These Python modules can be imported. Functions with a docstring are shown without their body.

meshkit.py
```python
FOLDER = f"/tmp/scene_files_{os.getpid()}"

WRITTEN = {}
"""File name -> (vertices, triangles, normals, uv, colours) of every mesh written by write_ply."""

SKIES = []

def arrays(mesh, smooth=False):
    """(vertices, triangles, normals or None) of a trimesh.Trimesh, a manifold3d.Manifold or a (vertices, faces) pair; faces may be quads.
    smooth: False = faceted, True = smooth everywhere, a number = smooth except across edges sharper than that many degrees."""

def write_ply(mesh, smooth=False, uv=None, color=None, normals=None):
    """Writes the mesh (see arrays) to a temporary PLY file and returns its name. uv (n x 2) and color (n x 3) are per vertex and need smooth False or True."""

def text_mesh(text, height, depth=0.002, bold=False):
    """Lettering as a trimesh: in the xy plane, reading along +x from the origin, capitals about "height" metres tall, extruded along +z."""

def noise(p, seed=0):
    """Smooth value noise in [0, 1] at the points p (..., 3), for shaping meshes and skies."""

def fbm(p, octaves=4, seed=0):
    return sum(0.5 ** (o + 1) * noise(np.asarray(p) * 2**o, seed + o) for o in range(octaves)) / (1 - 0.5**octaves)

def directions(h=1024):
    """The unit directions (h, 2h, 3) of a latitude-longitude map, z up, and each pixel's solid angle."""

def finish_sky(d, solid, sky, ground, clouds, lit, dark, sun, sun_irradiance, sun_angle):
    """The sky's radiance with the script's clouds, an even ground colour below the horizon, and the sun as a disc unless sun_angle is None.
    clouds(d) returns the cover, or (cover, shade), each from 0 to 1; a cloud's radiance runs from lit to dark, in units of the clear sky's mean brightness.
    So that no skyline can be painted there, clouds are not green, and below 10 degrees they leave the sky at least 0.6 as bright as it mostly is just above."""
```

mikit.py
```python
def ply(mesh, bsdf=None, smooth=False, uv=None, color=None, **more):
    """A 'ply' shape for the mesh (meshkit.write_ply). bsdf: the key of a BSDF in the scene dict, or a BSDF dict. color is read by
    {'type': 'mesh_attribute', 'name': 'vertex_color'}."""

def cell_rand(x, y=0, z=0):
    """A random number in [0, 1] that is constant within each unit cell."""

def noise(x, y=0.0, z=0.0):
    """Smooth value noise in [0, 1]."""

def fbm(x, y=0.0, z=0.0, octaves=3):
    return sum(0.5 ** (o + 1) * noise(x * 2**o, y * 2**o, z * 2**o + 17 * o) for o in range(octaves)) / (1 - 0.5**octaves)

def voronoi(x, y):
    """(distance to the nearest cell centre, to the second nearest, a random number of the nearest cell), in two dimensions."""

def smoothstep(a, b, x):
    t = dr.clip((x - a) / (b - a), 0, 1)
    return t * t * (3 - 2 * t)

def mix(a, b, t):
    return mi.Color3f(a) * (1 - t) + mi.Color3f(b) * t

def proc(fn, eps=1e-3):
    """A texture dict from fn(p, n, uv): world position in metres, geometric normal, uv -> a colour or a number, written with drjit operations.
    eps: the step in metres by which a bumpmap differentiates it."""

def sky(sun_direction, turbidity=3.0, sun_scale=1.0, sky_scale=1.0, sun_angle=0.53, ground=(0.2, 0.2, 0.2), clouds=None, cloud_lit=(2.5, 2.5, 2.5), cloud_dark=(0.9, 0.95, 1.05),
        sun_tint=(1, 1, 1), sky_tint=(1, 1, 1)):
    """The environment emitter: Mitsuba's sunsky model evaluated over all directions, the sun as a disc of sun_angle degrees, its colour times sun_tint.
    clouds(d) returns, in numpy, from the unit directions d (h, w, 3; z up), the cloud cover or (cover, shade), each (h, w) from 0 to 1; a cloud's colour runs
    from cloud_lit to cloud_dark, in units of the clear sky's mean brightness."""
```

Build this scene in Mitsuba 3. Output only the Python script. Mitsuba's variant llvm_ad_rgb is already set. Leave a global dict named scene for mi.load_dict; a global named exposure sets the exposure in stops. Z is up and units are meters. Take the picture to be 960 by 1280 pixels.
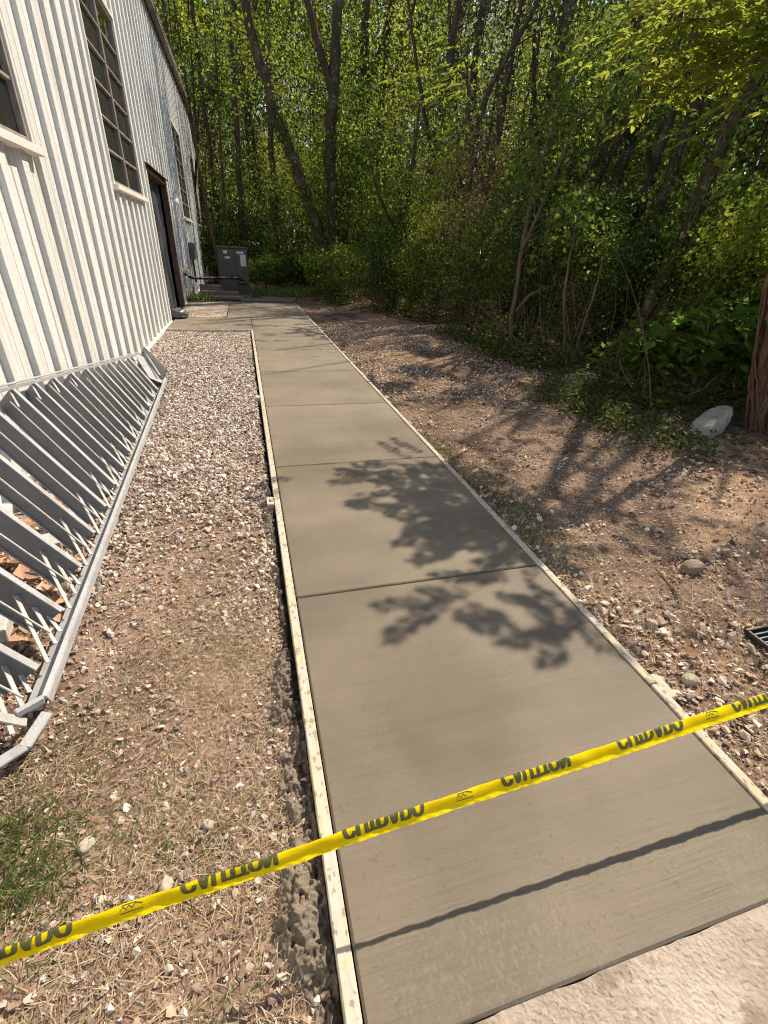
import math
import numpy as np
import trimesh
import drjit as dr
import mitsuba as mi
import mikit
import meshkit
from mikit import noise, fbm, voronoi, cell_rand, smoothstep, mix

T = mi.ScalarTransform4f
scene, labels = {'type': 'scene'}, {}

# ------------------------------------------------------------------ camera, sky, exposure
EYE = np.array([0.0, 0.0, 1.38])
FWD = np.array([0.2508996, 0.8327435, -0.4935460])
UPV = np.array([0.0912334, 0.4872428, 0.8684877])
scene['camera'] = {'type': 'perspective', 'fov': 79.97, 'fov_axis': 'x', 'near_clip': 0.05, 'far_clip': 500.0,
                   'to_world': T().look_at(origin=EYE.tolist(), target=(EYE + FWD).tolist(), up=UPV.tolist())}
SUN = (0.75, 0.50, 1.0)
scene['sky'] = mikit.sky(SUN, turbidity=3, ground=(0.12, 0.10, 0.07), sun_tint=(0.95, 1.0, 1.07), sky_scale=1.3, sky_tint=(1.10, 1.0, 0.86))
exposure = 2.45


# ------------------------------------------------------------------ helpers
def rgen(seed):
    return np.random.default_rng(seed)


def rgb(*c):
    return {'type': 'rgb', 'value': list(c)}


HOLDERS = set()


def numbered(key, new_thing=False):
    """The key itself, or with the next free three-digit number."""
    i, k = 0, key
    while k in scene or k in HOLDERS or (new_thing and k in labels):
        i += 1
        k = f'{key}_{i:03d}'
    return k


def tag(key, label=None, cat=None, group=None, kind=None):
    d = labels.setdefault(key, {})
    for n, v in (('label', label), ('category', cat), ('group', group), ('kind', kind)):
        if v:
            d[n] = v
    return key


def thing(name, label, cat, group=None):
    key = numbered(name, True)
    return tag(key, label, cat, group)


def put(key, mesh, bsdf, smooth=False, **more):
    if key in scene or key in HOLDERS:
        key = numbered(key)
    scene[key] = mikit.ply(mesh, bsdf, smooth=smooth, **more)
    while '__' in key:
        key = key.rsplit('__', 1)[0]
        HOLDERS.add(key)


def join(parts):
    vs, fs, n = [], [], 0
    for v, f in parts:
        vs.append(v)
        fs.append(np.asarray(f) + n)
        n += len(v)
    return np.vstack(vs), np.vstack(fs)


def tri(f):
    f = np.asarray(f)
    return np.vstack([f[:, [0, 1, 2]], f[:, [0, 2, 3]]]) if f.shape[1] == 4 else f


def box(lo, hi, ch=0.0):
    """Box between two corners with all edges chamfered by ch."""
    lo, hi = np.array(lo, float), np.array(hi, float)
    if ch <= 0:
        m = trimesh.creation.box(extents=hi - lo)
        return np.array(m.vertices) + (lo + hi) / 2, np.array(m.faces)
    h = (hi - lo) / 2
    ch = min(ch, 0.45 * h.min())
    pts = []
    for s in np.ndindex(2, 2, 2):
        s = np.array(s) * 2 - 1
        for k in range(3):
            q = h - ch
            q = q.copy()
            q[k] = h[k]
            pts.append(s * q)
    m = trimesh.Trimesh(np.array(pts)).convex_hull
    return np.array(m.vertices) + (lo + hi) / 2, np.array(m.faces)


def beam(a, b, w, d, up=(0, 0, 1), ch=0.0):
    """Bar from a to b, w across, d along 'up'."""
    a, b, up = np.array(a, float), np.array(b, float), np.array(up, float)
    z = b - a
    L = np.linalg.norm(z)
    z /= L
    x = np.cross(up, z)
    x /= np.linalg.norm(x)
    y = np.cross(z, x)
    v, f = box((-w / 2, -d / 2, 0), (w / 2, d / 2, L), ch)
    return a + v[:, :1] * x + v[:, 1:2] * y + v[:, 2:] * z, f


def tube(points, radii, sides=7, rng=None, rough=0.0, cap=True):
    p = np.asarray(points, float)
    r = np.broadcast_to(radii, (len(p),)).astype(float)
    t = np.gradient(p, axis=0)
    t /= np.linalg.norm(t, axis=1, keepdims=True) + 1e-12
    ref = np.where(np.abs(t[:, 2:]) < 0.9, [0, 0, 1.0], [1.0, 0.15, 0])
    if np.abs(t[:, 2]).mean() > 0.6:
        ref = np.tile([1.0, 0.15, 0], (len(p), 1))
    a = np.cross(t, ref)
    a /= np.linalg.norm(a, axis=1, keepdims=True) + 1e-12
    b = np.cross(t, a)
    ang = np.arange(sides) * 2 * np.pi / sides
    rr = r[:, None] * np.ones((1, sides))
    if rng is not None and rough:
        rr = rr * (1 + rough * rng.normal(size=rr.shape))
    v = p[:, None] + rr[..., None] * (np.cos(ang)[None, :, None] * a[:, None] + np.sin(ang)[None, :, None] * b[:, None])
    i, j = np.meshgrid(np.arange(len(p) - 1), np.arange(sides), indexing='ij')
    q = np.stack([i * sides + j, i * sides + (j + 1) % sides, (i + 1) * sides + (j + 1) % sides, (i + 1) * sides + j], -1).reshape(-1, 4)
    v, f = v.reshape(-1, 3), tri(q)
    if cap:
        n = len(v)
        v = np.vstack([v, p[:1], p[-1:]])
        k = np.arange(sides)
        e = (len(p) - 1) * sides
        f = np.vstack([f, np.stack([k * 0 + n, (k + 1) % sides, k], 1), np.stack([k * 0 + n + 1, e + k, e + (k + 1) % sides], 1)])
    return v, f


def smooth_path(pts, n):
    pts = np.asarray(pts, float)
    s = np.r_[0, np.cumsum(np.linalg.norm(np.diff(pts[:, :3], axis=0), axis=1))]
    from scipy.interpolate import PchipInterpolator
    return PchipInterpolator(s, pts)(np.linspace(0, s[-1], n))


def unit(v):
    return v / (np.linalg.norm(v, axis=-1, keepdims=True) + 1e-12)


# ------------------------------------------------------------------ materials
def two(d):
    return {'type': 'twosided', 'bsdf': d}


def bumped(d, fn, scale=1.0, eps=1e-3):
    return {'type': 'bumpmap', 'arbitrary': mikit.proc(fn, eps), 'scale': scale, 'bsdf': d}


def concrete_color(p, n, uv):
    big = fbm(p.x * 1.1 + 3, p.y * 0.8, 0.0, 4)
    mid = fbm(p.x * 5, p.y * 4.2, 2.0, 3)
    streak = fbm(p.x * 4.0 + 0.9 * p.y, p.y * 170, 1.0, 3)
    sweep = fbm(p.x * 0.7 + 9, p.y * 6.0, 4.0, 3)
    fine = noise(p.x * 420, p.y * 420, 0.0)
    c = mix((0.137, 0.113, 0.082), (0.194, 0.163, 0.121), smoothstep(0.25, 0.75, 0.4 * big + 0.25 * mid + 0.35 * sweep))
    c = c * (0.92 + 0.16 * streak) * (0.93 + 0.14 * fine)
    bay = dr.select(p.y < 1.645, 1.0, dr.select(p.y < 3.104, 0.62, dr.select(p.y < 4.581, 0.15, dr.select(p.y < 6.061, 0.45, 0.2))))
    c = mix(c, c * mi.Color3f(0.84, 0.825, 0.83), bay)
    damp = smoothstep(0.50, 0.72, fbm(p.x * 1.7 + 20, p.y * 1.3 + 4, 5.0, 4))
    c = mix(c, c * mi.Color3f(0.86, 0.84, 0.82), damp)
    # trowel scuffs and dried paste where the newest bay meets the old concrete
    scuff = smoothstep(0.50, 0.72, fbm(p.x * 150, p.y * 110, 7.0, 4)) * smoothstep(0.44, 0.62, fbm(p.x * 5.1 + 2, p.y * 6.7, 9.0, 3)) * (1 - smoothstep(0.50, 0.66, p.y + 0.25 * fbm(p.x * 4, p.y * 4, 3.0, 3)))
    c = mix(c, mi.Color3f(0.36, 0.32, 0.27), scuff * 0.10)
    spot = smoothstep(0.74, 0.78, fbm(p.x * 75, p.y * 75, 12.0, 3)) * smoothstep(0.45, 0.6, fbm(p.x * 6, p.y * 6, 2.0, 3))
    return mix(c, mi.Color3f(0.075, 0.06, 0.045), spot * 0.3)


def concrete_height(p, n, uv):
    return 0.0009 * noise(p.x * 9 + 2 * p.y, p.y * 260) + 0.0005 * noise(p.x * 14 + 5, p.y * 560) + 0.0012 * fbm(p.x * 2.5, p.y * 5, 0.0, 2)


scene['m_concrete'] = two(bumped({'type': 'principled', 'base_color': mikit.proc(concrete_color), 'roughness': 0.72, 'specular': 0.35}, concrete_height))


def old_concrete_color(p, n, uv):
    a = fbm(p.x * 5, p.y * 5, 0.0, 4)
    b = fbm(p.x * 60, p.y * 60, 1.0, 3)
    d, d2, w = voronoi(p.x * 95, p.y * 95)
    agg = mix((0.24, 0.17, 0.13), (0.46, 0.385, 0.33), w)
    c = mix((0.30, 0.25, 0.205), (0.42, 0.365, 0.31), smoothstep(0.3, 0.7, a))
    c = mix(c, agg, 0.45 * smoothstep(0.4, 0.6, b))
    grime = smoothstep(0.6, 0.72, fbm(p.x * 11 + 5, p.y * 14, 3.0, 4))
    return mix(c, mi.Color3f(0.16, 0.12, 0.09), grime * 0.55)


scene['m_old_concrete'] = two(bumped({'type': 'diffuse', 'reflectance': mikit.proc(old_concrete_color)},
                                     lambda p, n, uv: 0.0055 * fbm(p.x * 150, p.y * 150, 0.0, 3) + 0.002 * fbm(p.x * 20, p.y * 20, 0.0, 3)))


def dirt_color(p, n, uv):
    a = fbm(p.x * 0.9, p.y * 0.9, 0.0, 4)
    b = fbm(p.x * 4.5, p.y * 4.5, 3.0, 4)
    c_ = fbm(p.x * 38, p.y * 38, 6.0, 3)
    c = mix((0.112, 0.074, 0.054), (0.240, 0.168, 0.124), smoothstep(0.3, 0.7, 0.5 * a + 0.5 * b))
    clay = smoothstep(0.55, 0.68, fbm(p.x * 1.3 + 11, p.y * 1.5, 8.0, 4))
    c = mix(c, mi.Color3f(0.34, 0.225, 0.145), clay * 0.85 * smoothstep(1.2, 2.2, p.x + 1.5 * (fbm(p.x * 2, p.y * 2, 4.0, 2) - 0.5)))
    return c * (0.6 + 0.8 * c_)


scene['m_dirt'] = two(bumped({'type': 'diffuse', 'reflectance': mikit.proc(dirt_color)},
                             lambda p, n, uv: 0.016 * fbm(p.x * 26, p.y * 26, 0.0, 4), eps=3e-3))


def spill_color(p, n, uv):
    c = mix((0.100, 0.079, 0.058), (0.205, 0.168, 0.128), fbm(p.x * 14, p.y * 14, p.z * 14, 4))
    return c * (0.75 + 0.5 * noise(p.x * 160, p.y * 160, p.z * 160))


scene['m_spill'] = two(bumped({'type': 'principled', 'base_color': mikit.proc(spill_color), 'roughness': 0.75, 'specular': 0.3},
                              lambda p, n, uv: 0.008 * fbm(p.x * 60, p.y * 60, p.z * 60, 3)))


def board_color(p, n, uv):
    g = fbm(p.x * 120, p.y * 3.0, p.z * 120, 3)
    c = mix((0.40, 0.335, 0.23), (0.56, 0.495, 0.375), g)
    plank = cell_rand(p.y * 0.41, 3, 0)
    c = c * (0.85 + 0.25 * plank)
    slurry = smoothstep(0.40, 0.58, fbm(p.x * 30, p.y * 11, 2.0, 4))
    c = mix(c, mi.Color3f(0.45, 0.43, 0.39), slurry * 0.75)
    pit = smoothstep(0.62, 0.70, fbm(p.x * 75, p.y * 60, 5.0, 3))
    return mix(c, mi.Color3f(0.24, 0.20, 0.15), pit * 0.75)


scene['m_board'] = two(bumped({'type': 'diffuse', 'reflectance': mikit.proc(board_color)},
                              lambda p, n, uv: 0.004 * fbm(p.x * 90, p.y * 22, p.z * 90, 3)))


def paint_color(p, n, uv):
    # chalky white paint with faint rain streaks and a little mildew
    st = fbm(p.y * 26, p.z * 0.5, 0.0, 4)
    bl = fbm(p.y * 1.3, p.z * 1.1, 3.0, 4)
    c = mix((0.625, 0.627, 0.615), (0.550, 0.547, 0.525), smoothstep(0.35, 0.7, 0.5 * st + 0.5 * bl))
    mil = smoothstep(0.58, 0.75, fbm(p.y * 14 + 4, p.z * 0.8, 8.0, 4))
    c = mix(c, mi.Color3f(0.42, 0.385, 0.32), mil * 0.35)
    sp = smoothstep(0.70, 0.74, fbm(p.y * 60, p.z * 45, 1.0, 3))
    c = mix(c, mi.Color3f(0.34, 0.29, 0.24), sp * 0.25)
    return c * (0.94 + 0.08 * cell_rand(dr.floor((p.y + 3.9) / 1.2), 7, 0))


scene['m_paint'] = two(bumped({'type': 'principled', 'base_color': mikit.proc(paint_color), 'roughness': 0.55, 'specular': 0.4},
                              lambda p, n, uv: 0.0006 * fbm(p.y * 9, p.z * 3, 0.0, 3)))
scene['m_trim'] = two({'type': 'principled', 'base_color': rgb(0.60, 0.58, 0.53), 'roughness': 0.5})
scene['m_inner'] = two({'type': 'diffuse', 'reflectance': rgb(0.06, 0.058, 0.055)})


def frame_color(p, n, uv):
    return mix((0.17, 0.138, 0.118), (0.34, 0.29, 0.25), fbm(p.x * 30, p.y * 12, p.z * 12, 4))


scene['m_window_frame'] = two({'type': 'principled', 'base_color': mikit.proc(frame_color), 'roughness': 0.55})
scene['m_dusty_glass'] = two({'type': 'principled', 'base_color': mikit.proc(lambda p, n, uv: mix((0.008, 0.009, 0.009), (0.030, 0.031, 0.030), fbm(p.y * 4, p.z * 5, 0.0, 4))), 'roughness': 0.33, 'specular': 0.22})
scene['m_glass'] = {'type': 'thindielectric', 'int_ior': 1.52}


def rust_color(p, n, uv):
    c = mix((0.085, 0.052, 0.037), (0.20, 0.14, 0.10), fbm(p.x * 9, p.y * 9, p.z * 3.5, 4))
    return c * (0.8 + 0.4 * noise(p.x * 80, p.y * 80, p.z * 40))


scene['m_rust'] = two({'type': 'diffuse', 'reflectance': mikit.proc(rust_color)})
scene['m_gutter'] = two({'type': 'principled', 'base_color': mikit.proc(lambda p, n, uv: mix((0.11, 0.088, 0.066), (0.24, 0.20, 0.155), fbm(p.x * 8, p.y * 2.5, p.z * 10, 3))), 'roughness': 0.6})
scene['m_tarp'] = two({'type': 'principled', 'base_color': mikit.proc(lambda p, n, uv: mix((0.020, 0.022, 0.026), (0.105, 0.112, 0.130), fbm(p.y * 5, p.z * 2.2, 0.0, 3))), 'roughness': 0.4})


def alu_color(p, n, uv):
    a = fbm(p.x * 11, p.y * 11, p.z * 11, 4)
    c = mix((0.27, 0.276, 0.288), (0.42, 0.427, 0.438), a)
    ox = smoothstep(0.58, 0.70, fbm(p.x * 24, p.y * 20, p.z * 24, 4))
    c = mix(c, mi.Color3f(0.31, 0.30, 0.29), ox * 0.7)
    mud = smoothstep(0.63, 0.72, fbm(p.x * 9 + 3, p.y * 7, p.z * 9, 4))
    return mix(c, mi.Color3f(0.36, 0.25, 0.18), mud * 0.5)


scene['m_aluminium'] = two(bumped({'type': 'principled', 'base_color': mikit.proc(alu_color), 'roughness': 0.46, 'metallic': 0.25, 'specular': 0.5},
                                  lambda p, n, uv: 0.001 * fbm(p.x * 60, p.y * 60, p.z * 60, 2)))


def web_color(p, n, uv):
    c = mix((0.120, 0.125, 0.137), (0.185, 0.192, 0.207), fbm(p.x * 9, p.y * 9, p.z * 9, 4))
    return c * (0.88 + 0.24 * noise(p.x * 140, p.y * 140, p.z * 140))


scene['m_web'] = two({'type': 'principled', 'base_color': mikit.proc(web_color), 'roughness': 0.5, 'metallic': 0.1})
scene['m_white_bar'] = two({'type': 'principled', 'base_color': mikit.proc(lambda p, n, uv: mix((0.31, 0.30, 0.285), (0.48, 0.475, 0.46), fbm(p.x * 40, p.y * 40, p.z * 25, 3))), 'roughness': 0.5})
scene['m_tape'] = {'type': 'principledthin', 'base_color': mikit.proc(lambda p, n, uv: mix((0.86, 0.66, 0.006), (0.90, 0.74, 0.016), fbm(p.x * 14, p.y * 50, p.z * 50, 3))),
                   'roughness': 0.28, 'diff_trans': 0.75, 'eta': 1.45}
scene['m_tape_ink'] = two({'type': 'principled', 'base_color': mikit.proc(lambda p, n, uv: mix((0.045, 0.048, 0.012), (0.10, 0.10, 0.02), fbm(p.x * 60, p.y * 60, p.z * 60, 3))), 'roughness': 0.45})
scene['m_ac'] = two({'type': 'principled', 'base_color': mikit.proc(lambda p, n, uv: mix((0.066, 0.050, 0.039), (0.088, 0.069, 0.055), fbm(p.x * 6, p.y * 6, p.z * 6, 3))), 'roughness': 0.5})
scene['m_ac_dark'] = two({'type': 'principled', 'base_color': rgb(0.035, 0.03, 0.027), 'roughness': 0.6})
scene['m_white_label'] = two({'type': 'diffuse', 'reflectance': rgb(0.6, 0.6, 0.6)})
scene['m_black_foam'] = two({'type': 'principled', 'base_color': mikit.proc(lambda p, n, uv: mix((0.012, 0.012, 0.012), (0.04, 0.038, 0.036), fbm(p.x * 40, p.y * 40, p.z * 40, 3))), 'roughness': 0.55})
scene['m_box'] = two({'type': 'principled', 'base_color': rgb(0.075, 0.085, 0.085), 'roughness': 0.45})
scene['m_yellow_pipe'] = two({'type': 'principled', 'base_color': rgb(0.62, 0.53, 0.28), 'roughness': 0.5})


def timber_color(p, n, uv):
    c = mix((0.10, 0.078, 0.058), (0.33, 0.27, 0.215), fbm(p.x * 2.5, p.y * 40, p.z * 40, 4))
    return c


scene['m_timber'] = two({'type': 'diffuse', 'reflectance': mikit.proc(timber_color)})


def bark_color(p, n, uv):
    c = mix((0.036, 0.025, 0.015), (0.122, 0.090, 0.058), fbm(p.x * 26, p.y * 26, p.z * 5, 4))
    lichen = smoothstep(0.6, 0.7, fbm(p.x * 7, p.y * 7, p.z * 4, 4))
    return mix(c, mi.Color3f(0.17, 0.165, 0.13), lichen * 0.45)


scene['m_bark'] = two(bumped({'type': 'diffuse', 'reflectance': mikit.proc(bark_color)}, lambda p, n, uv: 0.02 * fbm(p.x * 34, p.y * 34, p.z * 7, 3), eps=2e-3))
scene['m_pale_bark'] = two({'type': 'diffuse', 'reflectance': mikit.proc(lambda p, n, uv: mix((0.075, 0.056, 0.038), (0.22, 0.17, 0.12), fbm(p.x * 30, p.y * 30, p.z * 6, 3)))})
scene['m_red_bark'] = two(bumped({'type': 'diffuse', 'reflectance': mikit.proc(lambda p, n, uv: mix((0.06, 0.036, 0.024), (0.23, 0.145, 0.095), fbm(p.x * 30, p.y * 30, p.z * 6, 4)))}, lambda p, n, uv: 0.02 * fbm(p.x * 34, p.y * 34, p.z * 7, 3), eps=2e-3))
VC = {'type': 'mesh_attribute', 'name': 'vertex_color'}
scene['m_leaf'] = {'type': 'principledthin', 'base_color': VC, 'roughness': 0.42, 'diff_trans': 1.4, 'eta': 1.45}
scene['m_gloss_leaf'] = {'type': 'principledthin', 'base_color': VC, 'roughness': 0.22, 'diff_trans': 0.85, 'eta': 1.5}
scene['m_litter'] = two({'type': 'diffuse', 'reflectance': VC})
scene['m_stone'] = two({'type': 'diffuse', 'reflectance': VC})


def rock_color(p, n, uv):
    c = mix((0.27, 0.225, 0.18), (0.47, 0.415, 0.35), fbm(p.x * 12, p.y * 12, p.z * 12, 4))
    s = smoothstep(0.6, 0.7, fbm(p.x * 22, p.y * 22, p.z * 22, 3))
    return mix(c, mi.Color3f(0.24, 0.18, 0.12), s * 0.7)


scene['m_rock'] = two(bumped({'type': 'diffuse', 'reflectance': mikit.proc(rock_color)}, lambda p, n, uv: 0.02 * fbm(p.x * 30, p.y * 30, p.z * 30, 4), eps=2e-3))
scene['m_boulder'] = two(bumped({'type': 'diffuse', 'reflectance': mikit.proc(lambda p, n, uv: mix((0.16, 0.13, 0.095), (0.29, 0.24, 0.18), fbm(p.x * 25, p.y * 25, p.z * 25, 4)))}, lambda p, n, uv: 0.008 * fbm(p.x * 60, p.y * 60, p.z * 60, 3)))


# ------------------------------------------------------------------ ground
SX0, SX1, SY0 = 0.101, 1.346, 0.228      # slab sides and its near edge


def edge_x(y):
    """Where the woods begin to the right of the path."""
    return np.interp(y, [-2, 2.4, 3.5, 5.0, 6.6, 11, 12.5, 15, 18], [4.2, 3.9, 3.5, 3.8, 3.5, 3.7, 2.9, 1.8, 1.4])


def gz(x, y):
    x, y = np.asarray(x, float), np.asarray(y, float)
    P = np.stack([x, y, x * 0], -1)
    z = -0.055 + 0.05 * (meshkit.fbm(P * 1.7, 4, 3) - 0.5) + 0.025 * (meshkit.fbm(P * 9, 3, 5) - 0.5)
    right = np.clip((x - 1.5) / 2.0, 0, 1)
    z = z + right * 0.06
    z = z + 0.16 * np.exp(-((x - 3.85) / 0.28) ** 2 - ((y - 4.75) / 0.25) ** 2)
    z = z + 0.30 * np.exp(-((x - 2.9) / 0.9) ** 2 - ((y - 15.6) / 0.8) ** 2)
    w = np.clip((x - edge_x(y)) / 1.5, 0, 1)
    z = z + w * (0.25 * (meshkit.fbm(P * 0.8, 3, 8) - 0.45))
    far = np.clip((y - 19) / 30, 0, 1)
    z = z + far * 1.2 * (x > -1) * np.clip((x + 1) / 4, 0, 1)
    slab = ((x > SX0 - 0.06) & (x < SX1 + 0.06) & (y > SY0 - 0.1) & (y < 14.4)) | ((x > -1.35) & (x < 1.4) & (y > 9.42) & (y < 14.4))
    z = np.where(slab, -0.17, z)
    trench = (x > 0.050) & (x < 0.064) & (y < 9.4) & (y > 1.25)
    z = np.where(trench, np.minimum(z, -0.085), z)
    return z


gxs = np.unique(np.r_[np.linspace(-90, -4, 14), np.linspace(-4, -1.7, 12), np.linspace(-1.7, 4.6, 240), np.linspace(4.6, 9, 40), np.linspace(9, 30, 24), np.linspace(30, 120, 10),
                      0.0495, 0.0501, 0.0635, 0.067])
gys = np.unique(np.r_[np.linspace(-60, -2, 12), np.linspace(-2, 0, 20), np.linspace(0, 6, 240), np.linspace(6, 16, 160), np.linspace(16, 32, 40), np.linspace(32, 160, 16)])
GX, GY = np.meshgrid(gxs, gys)
GZ = gz(GX, GY)
n0, n1 = GX.shape
ii, jj = np.meshgrid(np.arange(n0 - 1), np.arange(n1 - 1), indexing='ij')
gq = np.stack([ii * n1 + jj, ii * n1 + jj + 1, (ii + 1) * n1 + jj + 1, (ii + 1) * n1 + jj], -1).reshape(-1, 4)
put('ground', (np.stack([GX, GY, GZ], -1).reshape(-1, 3), gq), 'm_dirt', smooth=True)
tag('ground', 'bare reddish brown soil beside the path and under the trees', kind='structure')

# ------------------------------------------------------------------ new concrete path, cast in bays
tag('path', 'freshly poured tan concrete path with tooled joints', kind='structure')
joints = [SY0, 1.645, 3.104, 4.581, 6.061, 7.502, 9.10]
for k, (a, b) in enumerate(zip(joints[:-1], joints[1:])):
    g = 0.0035
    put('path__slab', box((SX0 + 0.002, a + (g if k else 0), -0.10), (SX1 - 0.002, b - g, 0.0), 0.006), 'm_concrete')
# far end: the path widens round the door pad (L-shaped bay in two castings)
put('path__slab', box((SX0 + 0.002, 9.1035, -0.10), (SX1 - 0.002, 11.06, -0.0005), 0.006), 'm_concrete')
put('path__slab', box((-0.40, 11.067, -0.10), (1.35, 14.3, 0.0), 0.006), 'm_concrete')
put('path__slab', box((-1.40, 9.46, -0.10), (SX0 - 0.005, 11.06, 0.0), 0.006), 'm_concrete')
put('path__bedding', box((SX0 + 0.01, SY0 + 0.01, -0.14), (SX1 - 0.01, 9.3, -0.03)), 'm_spill')

# old concrete apron nearest the camera, rough broken edge
r = rgen(5)
ax = np.linspace(0.142, 5.0, 220)
ay = np.r_[np.linspace(-3, 0.0, 14), np.linspace(0.02, 0.214, 14), 0.2195, 0.2245, 0.2272, 0.2275]
AX, AY = np.meshgrid(ax, ay)
edge_noise = 0.006 * (meshkit.fbm(np.stack([AX * 14, AX * 0, AX * 0], -1), 4, 2) - 0.5) * 2
AY2 = AY + np.where(AY > 0.0, np.minimum(edge_noise * (AY / 0.218) - 0.0005, 0.0), 0)
AZ = -0.003 + 0.006 * (meshkit.fbm(np.stack([AX * 20, AY * 20, AX * 0], -1), 4, 6) - 0.5)
AZ = np.where(AY > 0.2273, -0.05, AZ - 0.006 * np.clip((AY - 0.195) / 0.03, 0, 1) * meshkit.fbm(np.stack([AX * 30, AY * 30, AX * 0], -1), 3, 16))
n0, n1 = AX.shape
ii, jj = np.meshgrid(np.arange(n0 - 1), np.arange(n1 - 1), indexing='ij')
aq = np.stack([ii * n1 + jj, ii * n1 + jj + 1, (ii + 1) * n1 + jj + 1, (ii + 1) * n1 + jj], -1).reshape(-1, 4)
put('old_pavement', (np.stack([AX, AY2, AZ], -1).reshape(-1, 3), aq), 'm_old_concrete', smooth=30)
tag('old_pavement', 'old rough pinkish concrete apron nearest the camera', kind='structure')
# older pad in front of the door
pad = trimesh.creation.extrude_polygon(__import__('shapely').Polygon([(-1.15, 11.07), (-0.55, 11.07), (-0.42, 11.3), (-0.405, 14.2), (-1.42, 14.2), (-1.42, 11.5)]), 0.12, engine='earcut')
put('door_pad', (np.array(pad.vertices) + [0, 0, -0.117], np.array(pad.faces)), 'm_old_concrete')
tag('door_pad', 'small worn pale concrete pad in front of the dark doorway', kind='structure')

# ------------------------------------------------------------------ form boards and stakes


def form_board(label, segs, boards):
    key = thing('form_board', label, 'board', None)
    for lo, hi in boards:
        v, f = box(lo, hi, 0.003)
        m = trimesh.Trimesh(v, f)
        put(key + '__plank', (v, f), 'm_board')
    return key


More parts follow.
